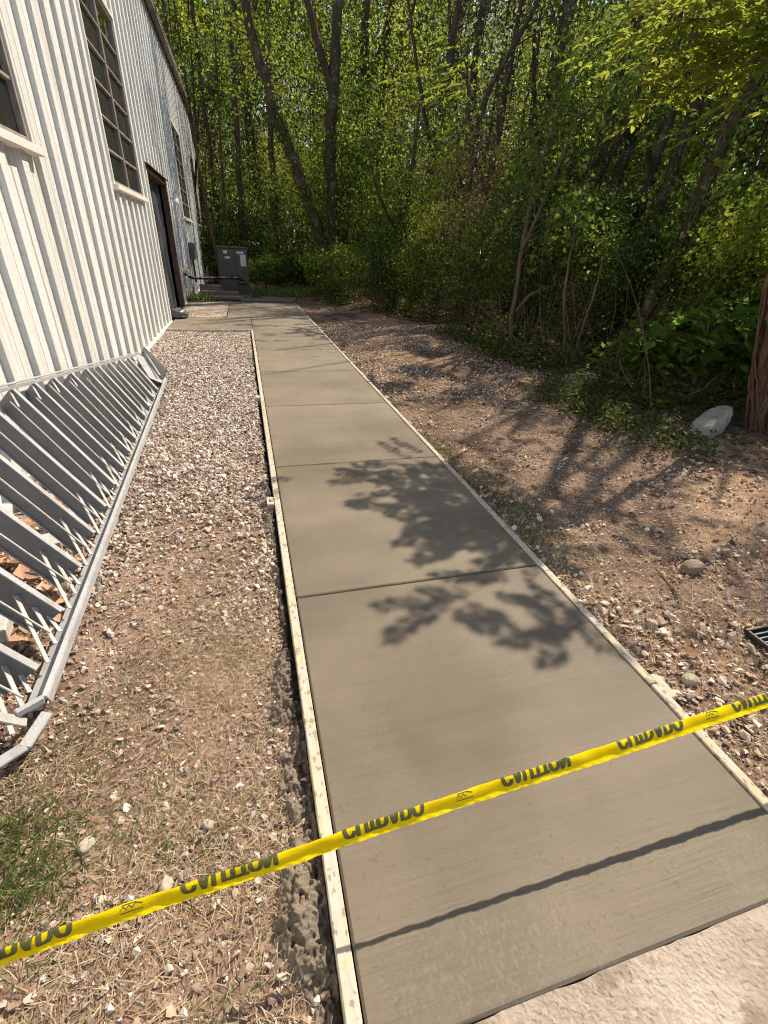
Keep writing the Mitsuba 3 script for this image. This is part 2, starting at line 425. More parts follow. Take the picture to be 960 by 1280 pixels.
form_board('long pale wooden form board splashed with cement along the left side of the path', None,
           [((0.063, -0.9, -0.10), (0.0985, 2.62, 0.003)), ((0.063, 2.624, -0.10), (0.0985, 6.2, 0.001)), ((0.063, 6.204, -0.10), (0.0985, 9.425, 0.003))])
form_board('long pale wooden form board along the right side of the path', None,
           [((1.3485, 0.10, -0.10), (1.384, 0.86, 0.005)), ((1.3485, 0.864, -0.10), (1.384, 4.78, 0.003)), ((1.3485, 4.784, -0.10), (1.384, 9.7, 0.005)), ((1.352, 9.704, -0.10), (1.387, 14.3, 0.003))])
form_board('short weathered form board laid across the far end of the gravel bed', None, [((-1.40, 9.428, -0.12), (0.10, 9.456, 0.002))])
for (x, y, w, l, zt, lab) in [(0.040, 4.93, 0.038, 0.085, 0.004, 'small wooden stake against the left form board, farther of the two'),
                              (0.038, 2.585, 0.042, 0.095, 0.008, 'small wooden stake against the left form board, nearer of the two'),
                              (1.408, 9.786, 0.040, 0.09, 0.004, 'small wooden stake against the right form board, farthest of the four'),
                              (1.410, 7.292, 0.040, 0.09, 0.004, 'small wooden stake against the right form board, second farthest'),
                              (1.407, 4.789, 0.040, 0.09, 0.002, 'small wooden stake against the right form board, second nearest'),
                              (1.405, 0.852, 0.036, 0.11, -0.004, 'broken wooden stake end at the right form board beside the caution tape')]:
    k = thing('wooden_stake', lab, 'stake', 'stakes holding the form boards')
    v, f = box((x - w / 2, y - l / 2, -0.3), (x + w / 2, y + l / 2, zt), 0.003)
    v = v.copy()
    low = v[:, 2] < -0.2
    v[low, 1] = y + (v[low, 1] - y) * 0.3
    scene[k] = mikit.ply((v, f), 'm_board')

# cement spilled along the outside of the left board
sx = np.linspace(-0.26, 0.060, 150)
sy = np.linspace(-0.4, 2.95, 1300)
GX, GY = np.meshgrid(sx, sy)
P = np.stack([GX, GY, GX * 0], -1)
edge = 0.07 + 0.13 * (meshkit.fbm(P * [0, 6, 0], 4, 11) - 0.4) + np.interp(GY, [-.4, 0.3, 0.6, 1.2, 1.5, 1.8, 2.2, 2.6, 2.8, 2.95], [.05, .05, .055, .01, -.05, -.06, -.02, .03, -.01, -.10])
edge = np.maximum(edge, 0.0)
prof = np.clip((GX - (0.052 - edge)) / 0.045, 0, 1)
gap = np.clip((0.058 - 0.022 * meshkit.fbm(P * [0, 9, 0], 3, 17) - GX) / 0.008, 0, 1)
lump = meshkit.fbm(P * 24, 5, 21)
crag = 1 - 2 * np.abs(meshkit.fbm(P * 15, 4, 31) - 0.5)
pore = np.clip((meshkit.fbm(P * 70, 3, 41) - 0.55) * 4, 0, 1)
Z = gz(np.minimum(GX, 0.04), GY).clip(-0.08, -0.02) - 0.012 + prof * (0.02 + 0.085 * (lump - 0.3) - 0.05 * np.clip(crag - 0.75, 0, 1) * 4 * 0.25 - 0.010 * pore + 0.022 * (meshkit.fbm(P * 55, 4, 51) - 0.5)) - (1 - gap) * 0.06 * np.clip((GY - 0.95) / 0.25, 0.12, 1)
n0, n1 = GX.shape
ii, jj = np.meshgrid(np.arange(n0 - 1), np.arange(n1 - 1), indexing='ij')
keep = (np.maximum.reduce([prof[:-1, :-1], prof[1:, :-1], prof[:-1, 1:], prof[1:, 1:]]) > 0)
q = np.stack([ii * n1 + jj, ii * n1 + jj + 1, (ii + 1) * n1 + jj + 1, (ii + 1) * n1 + jj], -1)[keep].reshape(-1, 4)
sv = np.stack([GX, GY, Z], -1).reshape(-1, 3)
used, inv = np.unique(q, return_inverse=True)
put('cement_spill', (sv[used], inv.reshape(-1, 4)), 'm_spill', smooth=50)
tag('cement_spill', 'lumpy grey brown cement spilled along the outside of the left form board', 'cement', kind='stuff')

# ------------------------------------------------------------------ metal building
B = 'metal_building'
tag(B, 'white ribbed metal building with tall windows along the left of the path', 'building')
WX, DEP, PER, Y0, YE, ZB, ZT = -1.445, 0.037, 0.40, -3.9, 28.1, -0.16, 5.74
OPEN = [(2.80, 4.95, 1.955, 4.05), (7.72, 9.79, 1.965, 4.05), (10.60, 13.05, -0.2, 2.43), (16.42, 18.5, 1.965, 4.09), (21.6, 23.3, 1.965, 4.09)]


def wall_sheet(a, b, dx, ends):
    ys = [a, b]
    xs = {}
    k0 = math.floor((a - Y0) / PER) - 1
    prof = []
    for k in range(k0, k0 + int((b - a) / PER) + 4):
        c = Y0 + 0.186 + k * PER
        prof += [(c - 0.068, -DEP), (c - 0.060, 0), (c + 0.060, 0), (c + 0.068, -DEP),
                 (c + 0.196, -DEP), (c + 0.199, -DEP + 0.003), (c + 0.205, -DEP + 0.003), (c + 0.208, -DEP)]
    py, px = np.array(prof).T
    cuts = [v for o in OPEN for v in o[:2] if a < v < b]
    yy = np.unique(np.r_[a, b, py[(py > a) & (py < b)], cuts])
    xx = np.interp(yy, py, px) + WX + dx
    pieces = {}
    for i in range(len(yy) - 1):
        mid = (yy[i] + yy[i + 1]) / 2
        spans, cut = [(ZB, ZT)], None
        for j, o in enumerate(OPEN):
            if o[0] < mid < o[1]:
                cut = j
                spans = [t for t in ((ZB, min(ZT, o[2])), (max(ZB, o[3]), ZT)) if t[1] - t[0] > 1e-4]
        side = sum(mid > c_ for c_ in cuts)
        for z0, z1 in spans:
            V, F = pieces.setdefault((side, z0, z1), ([], []))
            n = len(V)
            V += [(xx[i], yy[i], z0), (xx[i + 1], yy[i + 1], z0), (xx[i + 1], yy[i + 1], z1), (xx[i], yy[i], z1)]
            F.append((n, n + 1, n + 2, n + 3))
    return [(np.array(V), np.array(F)) for V, F in pieces.values()]


sheets = np.arange(Y0, YE, 1.2)
rw = rgen(12)
for i, a in enumerate(sheets):
    b = min(a + 1.2 + 0.02, YE)
    for piece in wall_sheet(a, b, 0.0022 * (i % 2), None):
        put(B + '__wall__panel', piece, 'm_paint')
sc_ = []
for z_ in (0.55, 1.55, 2.75, 3.75, 4.75):
    for y_ in np.arange(Y0 + 0.186 + 0.10, 20, PER):
        if not any(o[0] - 0.08 < y_ < o[1] + 0.08 and o[2] - 0.1 < z_ < o[3] + 0.08 for o in OPEN):
            sc_.append(box((WX - DEP, y_ - 0.006, z_ - 0.006), (WX - DEP + 0.008, y_ + 0.006, z_ + 0.006), 0.002))
put(B + '__fasteners', join(sc_), 'm_gutter')
tag(B + '__fasteners', kind='stuff')
# base angle, corner trim, shell
put(B + '__base_trim', join([box((WX - 0.06, Y0, ZB - 0.05), (WX + 0.022, 10.58, -0.005), 0.004), box((WX - 0.06, 13.15, ZB - 0.05), (WX + 0.022, YE, 0.0), 0.004)]), 'm_trim')
put(B + '__corner_trim', box((WX - 0.10, YE - 0.10, ZB), (WX + 0.018, YE + 0.02, ZT), 0.004), 'm_trim')
for ya in (YE - 0.02, Y0):
    put(B + '__end_wall', box((-14, ya, ZB), (WX - 0.1, ya + 0.02, ZT)), 'm_paint')
put(B + '__back_wall', box((-14.02, Y0, ZB), (-14, YE, ZT)), 'm_inner')
rv, rf = box((-8.0, Y0 - 0.2, 0), (WX + 0.16, YE + 0.25, 0.05))
rv = rv.copy()
rv[:, 2] += ZT + 0.02 + (-(rv[:, 0] - WX)) * 0.15
rv2 = rv.copy()
rv2[:, 0] = -16.0 - rv2[:, 0]
put(B + '__roof', join([(rv, rf), (rv2, rf[:, ::-1])]), 'm_gutter')
gut = [box((WX + 0.03, Y0 - 0.2, ZT - 0.10), (WX + 0.15, YE + 0.22, ZT + 0.03), 0.012)]
gut += [box((WX + 0.145, y - 0.015, ZT - 0.07), (WX + 0.157, y + 0.015, ZT + 0.032), 0.002) for y in np.arange(-3, YE, 0.9)]
put(B + '__gutter', join(gut), 'm_gutter')
put(B + '__floor', box((-14, Y0, -0.2), (WX - 0.1, YE, -0.1)), 'm_inner')


def window(y0, y1, z0, z1, cols, rows, split):
    w = numbered(B + '__window')
    d0, d1 = WX - 0.075, WX - 0.010
    t = 0.036
    fr = [box((d0, y0 - 0.0, z0), (d1, y0 + t, z1), 0.004), box((d0, y1 - t, z0), (d1, y1, z1), 0.004),
          box((d0 + .001, y0 + t, z1 - t), (d1 - .001, y1 - t, z1), 0.004), box((d0 + .001, y0 + t, z0), (d1 - .001, y1 - t, z0 + t + 0.01), 0.004)]
    ym = (y0 + y1) / 2
    fr += [box((d0 + .002, ym - 0.036, z0 + t), (d1 - .002, ym - 0.008, z1 - t), 0.004), box((d0 + .002, ym + 0.008, z0 + t), (d1 - .002, ym + 0.036, z1 - t), 0.004)]
    put(w + '__frame', join(fr), 'm_window_frame')
    for s, (a, b) in enumerate([(y0 + t, ym - 0.036), (ym + 0.036, y1 - t)]):
        zs = np.linspace(z0 + t, z1 - t, rows + 1)
        for i in range(rows):
            if i:
                put(w + '__muntin', box((d0 + .012, a, zs[i] - 0.013), (d1 - .010, b, zs[i] + 0.013), 0.004), 'm_window_frame')
            lo, hi = zs[i] + (0.013 if i else 0), zs[i + 1] - (0.013 if i < rows - 1 else 0)
            put(w + '__pane', (np.array([(d0 + .02, a, lo), (d0 + .02, b, lo), (d0 + .02 + 0.004 * math.sin(i * 5 + s), b, hi), (d0 + .02 + 0.003 * math.cos(i * 3 + s), a, hi)]), np.array([[0, 1, 2, 3]])), 'm_glass' if i >= rows - 1 else 'm_dusty_glass')
    put(w + '__sill', box((d1 - 0.03, y0 - 0.10, z0 - 0.060), (WX + 0.055, y1 + 0.05, z0 - 0.002), 0.005), 'm_trim')
    put(w + '__side_trim', join([box((d1 - 0.02, y0 - 0.055, z0), (WX + 0.006, y0 - 0.002, z1 + 0.05), 0.003), box((d1 - 0.02, y1 + 0.002, z0), (WX + 0.006, y1 + 0.055, z1 + 0.05), 0.003),
                                 box((d1 - 0.02, y0 - 0.001, z1 + 0.002), (WX + 0.012, y1 + 0.001, z1 + 0.052), 0.003)]), 'm_trim')


for o in (OPEN[0], OPEN[1], OPEN[3], OPEN[4]):
    window(*o, 2, 6, 1)
# doorway: recess, hood, hanging dark sheet
y0, y1, z0, z1 = OPEN[2]
dd = B + '__doorway'
put(dd + '__jamb', join([box((WX - 0.10, y1 - 0.002, z0), (WX + 0.014, y1 + 0.09, z1 + 0.09), 0.004)]), 'm_rust')
put(dd + '__jamb', box((WX - 0.17, y0 - 0.09, z0), (WX + 0.010, y0 + 0.002, z1 + 0.09), 0.004), 'm_trim')
put(dd + '__header', box((WX - 0.26, y0 + 0.003, z1 - 0.01), (WX + 0.02, y1 - 0.003, z1 + 0.09), 0.004), 'm_rust')
hv, hf = box((WX + 0.0, y0 - 0.12, z1 + 0.092), (WX + 0.07, y1 + 0.12, z1 + 0.104))
hv = hv.copy()
hv[:, 2] -= (hv[:, 0] - WX) * 0.35
put(dd + '__hood', (hv, hf), 'm_rust')
cy, cz = np.meshgrid(np.linspace(y0 + 0.01, y1 - 0.01, 120), np.linspace(-0.1, z1 - 0.012, 30))
cx = WX - 0.17 + 0.045 * np.sin(cy * 9 + 0.7 * np.sin(cz * 2.2)) * (0.4 + 0.6 * (z1 - cz) / 2.4) + 0.03 * np.sin(cy * 23 + cz)
n0, n1 = cy.shape
ii, jj = np.meshgrid(np.arange(n0 - 1), np.arange(n1 - 1), indexing='ij')
put(dd + '__sheet', (np.stack([cx, cy, cz], -1).reshape(-1, 3), np.stack([ii * n1 + jj, ii * n1 + jj + 1, (ii + 1) * n1 + jj + 1, (ii + 1) * n1 + jj], -1).reshape(-1, 4)), 'm_tarp', smooth=True)

# fixtures on the wall
k = thing('flood_light', 'small white lamp under the hood at the top of the dark doorway', 'light')
put(k + '__bracket', tube([(WX - 0.02, 13.3, 2.32), (WX + 0.10, 13.2, 2.36), (WX + 0.14, 13.1, 2.30)], 0.012, 6), 'm_trim', smooth=40)
put(k + '__head', trimesh.creation.cone(0.11, 0.16, sections=14).apply_transform(trimesh.transformations.rotation_matrix(0.5, [0, 1, 0])).apply_translation([WX + 0.15, 13.08, 2.14]), 'm_trim', smooth=40)
k = thing('meter_box', 'dark grey electrical box fixed to the wall past the doorway', 'electrical box')
put(k + '__cabinet', box((WX + 0.002, 16.35, 0.92), (WX + 0.14, 16.95, 1.36), 0.01), 'm_box')
put(k + '__door', box((WX + 0.141, 16.39, 0.96), (WX + 0.155, 16.91, 1.32), 0.006), 'm_box')
put(k + '__conduit', tube([(WX + 0.06, 16.65, 0.92), (WX + 0.06, 16.65, 0.3)], 0.03, 8), 'm_box', smooth=40)
put(k + '__knob', box((WX + 0.155, 16.42, 1.18), (WX + 0.19, 16.47, 1.25), 0.006), 'm_box')

# ------------------------------------------------------------------ air conditioner and what lies round it
k = thing('air_conditioner', 'tall brown air conditioning cabinet with white stickers at the far end of the path', 'air conditioner')
X0, X1, YA, YB, ZA, ZC = -0.66, 0.20, 16.30, 17.05, 0.02, 1.31
put(k + '__base', box((X0 - 0.04, YA - 0.04, -0.06), (X1 + 0.04, YB + 0.04, ZA), 0.01), 'm_old_concrete')
put(k + '__cabinet', box((X0, YA, ZA + 0.002), (X1, YB, ZC - 0.05), 0.015), 'm_ac')
put(k + '__lid', box((X0 - 0.018, YA - 0.018, ZC - 0.048), (X1 + 0.018, YB + 0.018, ZC), 0.014), 'm_ac')
put(k + '__panel', box((X0 + 0.03, YA - 0.012, 0.86), (X0 + 0.50, YA - 0.001, 1.22), 0.004), 'm_ac')
put(k + '__panel', box((X0 + 0.03, YA - 0.012, 0.10), (X0 + 0.50, YA - 0.001, 0.85), 0.004), 'm_ac')
put(k + '__panel', box((X0 + 0.515, YA - 0.010, 0.10), (X1 - 0.03, YA - 0.001, 1.22), 0.004), 'm_ac')
for a, b, c, d in [(X0 + 0.17, X0 + 0.28, 1.12, 1.20), (X0 + 0.20, X0 + 0.35, 0.99, 1.05), (X0 + 0.55, X0 + 0.75, 1.13, 1.19), (X0 + 0.64, X0 + 0.80, 0.80, 1.11)]:
    put(k + '__sticker', box((a, YA - 0.0165, c), (b, YA - 0.0125, d)), 'm_white_label')
put(k + '__grille', join([box((X0 + 0.1, YB - 0.65 + 0.065 * i, ZC + 0.001), (X1 - 0.1, YB - 0.63 + 0.065 * i, ZC + 0.012)) for i in range(9)]), 'm_ac_dark')
k = thing('insulated_pipe', 'black foam wrapped pipe running from the wall to the brown cabinet', 'pipe')
pp = smooth_path([(WX + 0.03, 12.9 + 1.1, 0.66), (WX + 0.10, 14.0, 0.63), (-1.30, 14.4, 0.555), (-1.05, 14.9, 0.52), (-0.6, 15.4, 0.515), (-0.16, 15.75, 0.50), (-0.02, 15.95, 0.44), (-0.06, 16.2, 0.42), (-0.06, 16.285, 0.42)], 40)
put(k + '__hose', tube(pp, 0.034, 8, rgen(3), 0.05), 'm_black_foam', smooth=50)
put(k + '__elbow', tube(smooth_path([(-0.14, 15.75, 0.40), (-0.02, 15.8, 0.36), (0.08, 15.95, 0.37), (0.05, 16.285, 0.36)], 14), 0.042, 8), 'm_black_foam', smooth=50)
k = thing('pipe_fitting', 'cream plastic pipe elbow sticking out of the wall above the black pipe', 'pipe')
put(k, tube(smooth_path([(WX + 0.0, 13.96, 0.74), (WX + 0.10, 13.96, 0.74), (WX + 0.13, 13.96, 0.68), (WX + 0.13, 13.96, 0.62)], 10), 0.045, 9), 'm_yellow_pipe', smooth=50)
tm = [((-1.22, 15.05, -0.03), (0.0, 15.25, 0.07), 'grey weathered timber nearest the path end'), ((-1.20, 15.45, -0.02), (-0.15, 15.63, 0.17), 'grey weathered timber behind the first one'),
      ((-1.25, 15.85, 0.0), (-0.62, 16.05, 0.30), 'short upper timber beside the brown cabinet'), ((-0.1, 14.72, -0.05), (1.4, 14.9, 0.05), 'long low timber across the far end of the path'),
      ((0.5, 15.2, -0.03), (1.5, 15.36, 0.06), 'pale timber lying right of the brown cabinet')]
for i, (lo, hi, lab) in enumerate(tm):
    k = thing('landscape_timber', lab, 'timber', 'timbers at the end of the path')
    v, f = box(lo, hi, 0.02)
    m = trimesh.Trimesh(v, f, process=True).subdivide().subdivide().subdivide()
    v = np.array(m.vertices)
    c = (np.array(lo) + hi) / 2
    v = v + (meshkit.fbm(v * [4, 12, 12], 3, 40 + i)[:, None] - 0.5) * 0.03 * unit(v - c)
    a = [0.05, -0.04, 0.06, 0.02, -0.07][i]
    v = (v - c) @ np.array([[math.cos(a), math.sin(a), 0], [-math.sin(a), math.cos(a), 0], [0, 0, 1]]) + c
    scene[k] = mikit.ply((v, np.array(m.faces)), 'm_timber', smooth=40)
# concrete rubble at the doorway
k = thing('dark_sack', 'crumpled dark plastic sack at the foot of the doorway', 'sack')
m = trimesh.creation.icosphere(3, 0.2)
v = np.array(m.vertices) * [0.9, 1.2, 0.55]
v = v * (1 + 0.55 * (meshkit.fbm(v * 11, 4, 2)[:, None] - 0.5)) + [-1.33, 10.95, 0.07]
put(k, (v, m.faces), 'm_tarp', smooth=40)

# ------------------------------------------------------------------ aluminium frame leaning on the wall
F = thing('metal_truss', 'long grey aluminium truss of deep cross channels leaning on the white wall', 'frame')
bot_y = np.array([0.78, 1.065, 1.352, 1.651, 1.955, 2.238, 2.520, 2.799, 3.067, 3.334, 3.603, 3.880, 4.150, 4.430, 4.735, 5.045])
bot = lambda y: np.array([np.interp(y, [1.3, 5.6], [-0.775, -0.945]) + (0.04 * (1.3 - y) if y < 1.3 else 0), y, 0.06])
ty = np.array([0.80, 1.12, 1.45, 1.78, 2.12, 2.49, 2.85, 3.216, 3.526, 3.857, 4.23, 4.604, 4.956, 5.347, 5.77, 6.172])
top = lambda y: np.array([-1.395, y, 0.591 - 0.1395 * (y - 3.216)])
A0, A1 = bot(1.26), bot(5.62)
C0, C1 = top(0.6), top(7.0)


def channel(a, b, n, dep, fl, th, flip=1):
    """I-section from a to b; n = direction in which its front flange faces."""
    z = unit(b - a)
    n = unit(n - z * (n @ z))
    x = np.cross(n, z)
    fr, wb = [], []
    L = np.linalg.norm(b - a)

    def place(v):
        return a + v[:, :1] * x + v[:, 1:2] * n + v[:, 2:] * z
    v, f = box((-fl / 2, -th, 0), (fl / 2, 0, L), 0.0015)
    front = (place(v), f)
    v, f = box((-th / 2, -dep + th, 0.0), (th / 2, -th, L))
    web = (place(v), f)
    v, f = box((-fl / 2, -dep, 0), (fl / 2, -dep + th, L), 0.0015)
    back = (place(v), f)
    return front, web, back


for i, (yb, yt) in enumerate(zip(bot_y, ty)):
    a, b = bot(yb), top(yt)
    if yb < 1.3:
        a = a + np.array([-0.02 - 0.10 * (1.3 - yb), 0, 0.0])
    nrm = np.cross(A1 - A0, b - a)
    nrm = unit(nrm) * np.sign(nrm[0] + 1e-9)
    z = unit(b - a)
    a2, b2 = a + z * 0.035 + nrm * 0.005, b - z * 0.02 + nrm * 0.005
    fr, wb, bk = channel(a2, b2, nrm, 0.15, 0.028 if i < 8 else 0.022, 0.005)
    m = numbered(F + '__cross_channel')
    put(m + '__flange', fr, 'm_aluminium')
    put(m + '__web', wb, 'm_web')
    put(m + '__flange', bk, 'm_aluminium')
    # thin rod parallel to the channel, a third of a bay nearer
    sh = np.array([0, -0.105, 0]) + nrm * 0.0
    ra, rb = a + z * 0.03 + sh - nrm * 0.018, b - z * (0.05 + 0.03 * (i % 3)) + sh - nrm * 0.018
    put(F + '__rod', beam(ra, rb, 0.007, 0.007, nrm, 0.001), 'm_white_bar')
    # diagonal flat bars from the lower rail to the next channel
    if i + 1 < len(bot_y):
        a_n, b_n = bot(bot_y[i + 1]), top(ty[i + 1])
        z_n = unit(b_n - a_n)
        for off, L_ in ((0.075, 0.19), (0.17, 0.115), (0.235, 0.055)):
            s0 = bot(yb + off) + np.array([-0.022 + (-0.02 if yb < 1.1 else 0), 0, -0.022])
            s1 = a_n + z_n * L_ - nrm * 0.045 + np.array([0, -0.008, 0])
            put(F + '__strut', beam(s0, s1, 0.017, 0.005, nrm, 0.001), 'm_white_bar')
    # brace at the upper rail
    if i > 5:
        s0 = b - z * 0.015 - nrm * 0.02
        s1 = s0 + np.array([0.09, -0.16, -0.075]) * 0.9
        put(F + '__strut', beam(s0, s1, 0.012, 0.006, nrm, 0.001), 'm_white_bar')
nf = unit(np.array([0.62, 0.03, 0.6]))
rail_n = np.array([1.0, 0, 0.25])
put(F + '__lower_rail', join([beam(A0 + [0.014, 0, -0.012], A1 + [0.014, 0, -0.012], 0.018, 0.008, (0.35, 0, 1), 0.002), beam(A0 + [0.023, 0, -0.030], A1 + [0.023, 0, -0.030], 0.028, 0.006, (1, 0, 0.25), 0.0015),
                              beam(A0 + [-0.035, 0, -0.070], A1 + [-0.035, 0, -0.070], 0.055, 0.006, (0, 0, 1), 0.0015)]), 'm_aluminium')
put(F + '__upper_rail', join([beam(C0 + [0.014, 0, 0.008], C1 + [0.014, 0, 0.008], 0.016, 0.008, (0.35, 0, 1), 0.002), beam(C0 + [0.024, 0, -0.012], C1 + [0.024, 0, -0.012], 0.022, 0.006, (1, 0, 0.1), 0.0015)]), 'm_aluminium')
# far end plate and inner panel
e0, e1 = A1 + [0.0, 0.03, 0.0], C1 + [0.0, 0.02, 0.0]
en = np.array([0.5, 0, 0.8])
put(F + '__end_plate', beam(e0, e1, 0.012, 0.16, en, 0.002), 'm_web')
put(F + '__end_plate', beam(e0 + [-0.03, -0.22, -0.01], e1 + [0.05, -0.30, 0.0], 0.20, 0.010, en, 0.002), 'm_aluminium')
put(F + '__end_plate', beam(e0 + [-0.03, -0.08, 0.03], e1 + [0.05, -0.08, 0.03], 0.02, 0.010, en, 0.002), 'm_aluminium')
# mitred corner at the near end, and the lower chord that runs back under the wall
corner = bot(1.26)
put(F + '__corner_piece', join([beam(corner + [0.012, -0.004, -0.016], corner + [-0.045, -0.06, -0.004], 0.020, 0.026, (0.3, 0.3, 1), 0.003),
                                beam(corner + [0.02, -0.03, -0.055], corner + [-0.005, -0.15, -0.055], 0.036, 0.012, (0.3, 0, 1), 0.003),
                                beam(corner + [-0.003, -0.145, -0.055], corner + [-0.13, -0.25, -0.05], 0.036, 0.012, (0.3, 0, 1), 0.003),
                                beam(corner + [-0.125, -0.247, -0.05], corner + [-0.6, -0.42, -0.03], 0.036, 0.012, (0.3, 0, 1), 0.003)]), 'm_aluminium')
put(F + '__strut', beam(corner + [-0.03, -0.06, -0.05], corner + [-0.15, -0.19, 0.26], 0.03, 0.012, (1, 0, 0.3), 0.002), 'm_white_bar')
# blocks under the frame
for (x, y, lab, l) in [(-1.06, 1.75, 'pale wooden block under the metal truss, nearest of the three', 0.22), (-1.05, 2.33, 'pale wooden block under the metal truss, middle of the three', 0.12), (-1.0, 2.62, 'pale wooden block under the metal truss, farthest of the three', 0.1)]:
    k = thing('wooden_block', lab, 'block', 'blocks under the metal truss')
    v, f = beam((x, y - l / 2, -0.01), (x - 0.05, y + l / 2, -0.01), 0.085, 0.08, (0, 0, 1), 0.004)
    scene[k] = mikit.ply((v, f), 'm_white_bar')

# ------------------------------------------------------------------ caution tape
K = thing('caution_tape', 'yellow caution tape stretched across the path with dark lettering', 'tape')
tx = np.array([-1.40, -0.5568, -0.3393, -0.2345, -0.0427, 0.1047, 0.2952, 0.3976, 0.5005, 0.6917, 0.8416, 1.0528, 1.1573, 1.3503, 2.1])
tz = np.array([0.105, 0.1940, 0.2130, 0.2180, 0.2255, 0.2390, 0.2475, 0.2535, 0.2590, 0.2660, 0.2730, 0.2840, 0.2905, 0.2975, 0.345])
ns = 420
xs = np.linspace(-1.40, 2.1, ns)
zs = np.interp(xs, tx, tz)
for _ in range(120):
    zs[1:-1] = 0.25 * zs[:-2] + 0.5 * zs[1:-1] + 0.25 * zs[2:]
ctr = np.stack([xs, 0.4035 + 0.50 * zs, zs], -1)
tw = np.interp(xs, [-1.40, -0.62, -0.33, 0.06, 0.5, 0.9, 1.2, 2.1], [0.10, 0.06, 0.0, 0.0, -0.06, -0.18, -0.24, -0.30])      # slow twist
wide = np.interp(xs, [-1.40, -0.55, 0.1, 0.7, 1.05, 2.1], [0.80, 0.80, 0.86, 0.93, 0.95, 1.0])
LENG = np.r_[0, np.cumsum(np.linalg.norm(np.diff(ctr, axis=0), axis=1))]
AL = unit(np.gradient(ctr, axis=0))
UPD = np.stack([-AL[:, 2] * 0, np.cos(1.02 + tw), np.sin(1.02 + tw)], -1)
UPD = unit(UPD - AL * (UPD * AL).sum(-1, keepdims=True))
NRM = -np.cross(AL, UPD)
NRM = NRM * np.sign(((EYE - ctr) * NRM).sum(-1, keepdims=True))
# section of the band, folded lengthwise: lip, front face, rounded top fold, back face
PW = np.array([-0.011, -0.006, 0.0, 0.004, 0.010, 0.017, 0.024, 0.029, 0.032, 0.035, 0.045, 0.060])
PU = np.array([-0.0215, -0.0175, -0.0125, -0.0085, -0.0030, 0.0040, 0.0108, 0.0150, 0.0166, 0.0155, 0.0065, -0.0080])
PN = np.array([0.0034, 0.0018, 0.0000, 0.0006, 0.0022, 0.0030, 0.0022, 0.0004, -0.0012, -0.0024, -0.0030, -0.0024])


def tape_point(s, w, out=0.0):
    """s along the tape, w across it (0 = lower crease, negative = the lip below it)."""
    ip = lambda A: np.interp(s, LENG, A) if A.ndim == 1 else np.stack([np.interp(s, LENG, A[:, k]) for k in range(3)], -1)
    c, u, n, k = ip(ctr), ip(UPD), ip(NRM), ip(wide)
    du = np.interp(w + 0.001, PW, PU) - np.interp(w - 0.001, PW, PU)
    dn = np.interp(w + 0.001, PW, PN) - np.interp(w - 0.001, PW, PN)
    g_ = np.hypot(du, dn) + 1e-12
    rip = 0.0010 * np.sin(s * 41 + 1.3 + w * 90) + 0.0007 * np.sin(s * 97 + 2) + 0.0006 * np.sin(s * 210 + w * 300) * (w < 0)
    uu = k * np.interp(w, PW, PU) - out * dn / g_
    nn = k * np.interp(w, PW, PN) + rip + out * du / g_
    return c + u * uu[:, None] + n * nn[:, None]


ws = np.unique(np.r_[PW, np.linspace(-0.011, 0, 5), np.linspace(0, 0.040, 22)])
ss, ww = np.meshgrid(np.linspace(0, LENG[-1], 700), ws, indexing='ij')
tv = tape_point(ss.ravel(), ww.ravel())
n0, n1 = ss.shape
ii, jj = np.meshgrid(np.arange(n0 - 1), np.arange(n1 - 1), indexing='ij')
put(K + '__band', (tv, np.stack([ii * n1 + jj, ii * n1 + jj + 1, (ii + 1) * n1 + jj + 1, (ii + 1) * n1 + jj], -1).reshape(-1, 4)), 'm_tape', smooth=40)


def ink(text, x_start, x_end, h=0.046, w_low=0.0065):
    """Lettering, seen from the tape's back: upside down, its lower half lost over the top fold."""
    m = meshkit.text_mesh(text, 0.05, 0.0004, bold=True)
    m = trimesh.Trimesh(np.array(m.vertices), np.array(m.faces), process=True).subdivide_to_size(0.004)
    v, f = np.array(m.vertices), np.array(m.faces)
    x0, x1 = v[:, 0].min(), v[:, 0].max()
    s0, s1 = np.interp([x_start, x_end], xs, LENG)
    s = s0 + (v[:, 0] - x0) / (x1 - x0) * (s1 - s0)
    w = w_low + (0.05 - v[:, 1]) / 0.05 * h
    # heavy strokes: the print laid down three times, a little apart
    return join([(tape_point(s + ds_, w, np.where(v[:, 2] > 0.0002, hi, lo)), f) for ds_, lo, hi in ((-0.0022, 0.0002, 0.0005), (0.0, 0.0006, 0.0008), (0.0022, 0.0009, 0.0011))])


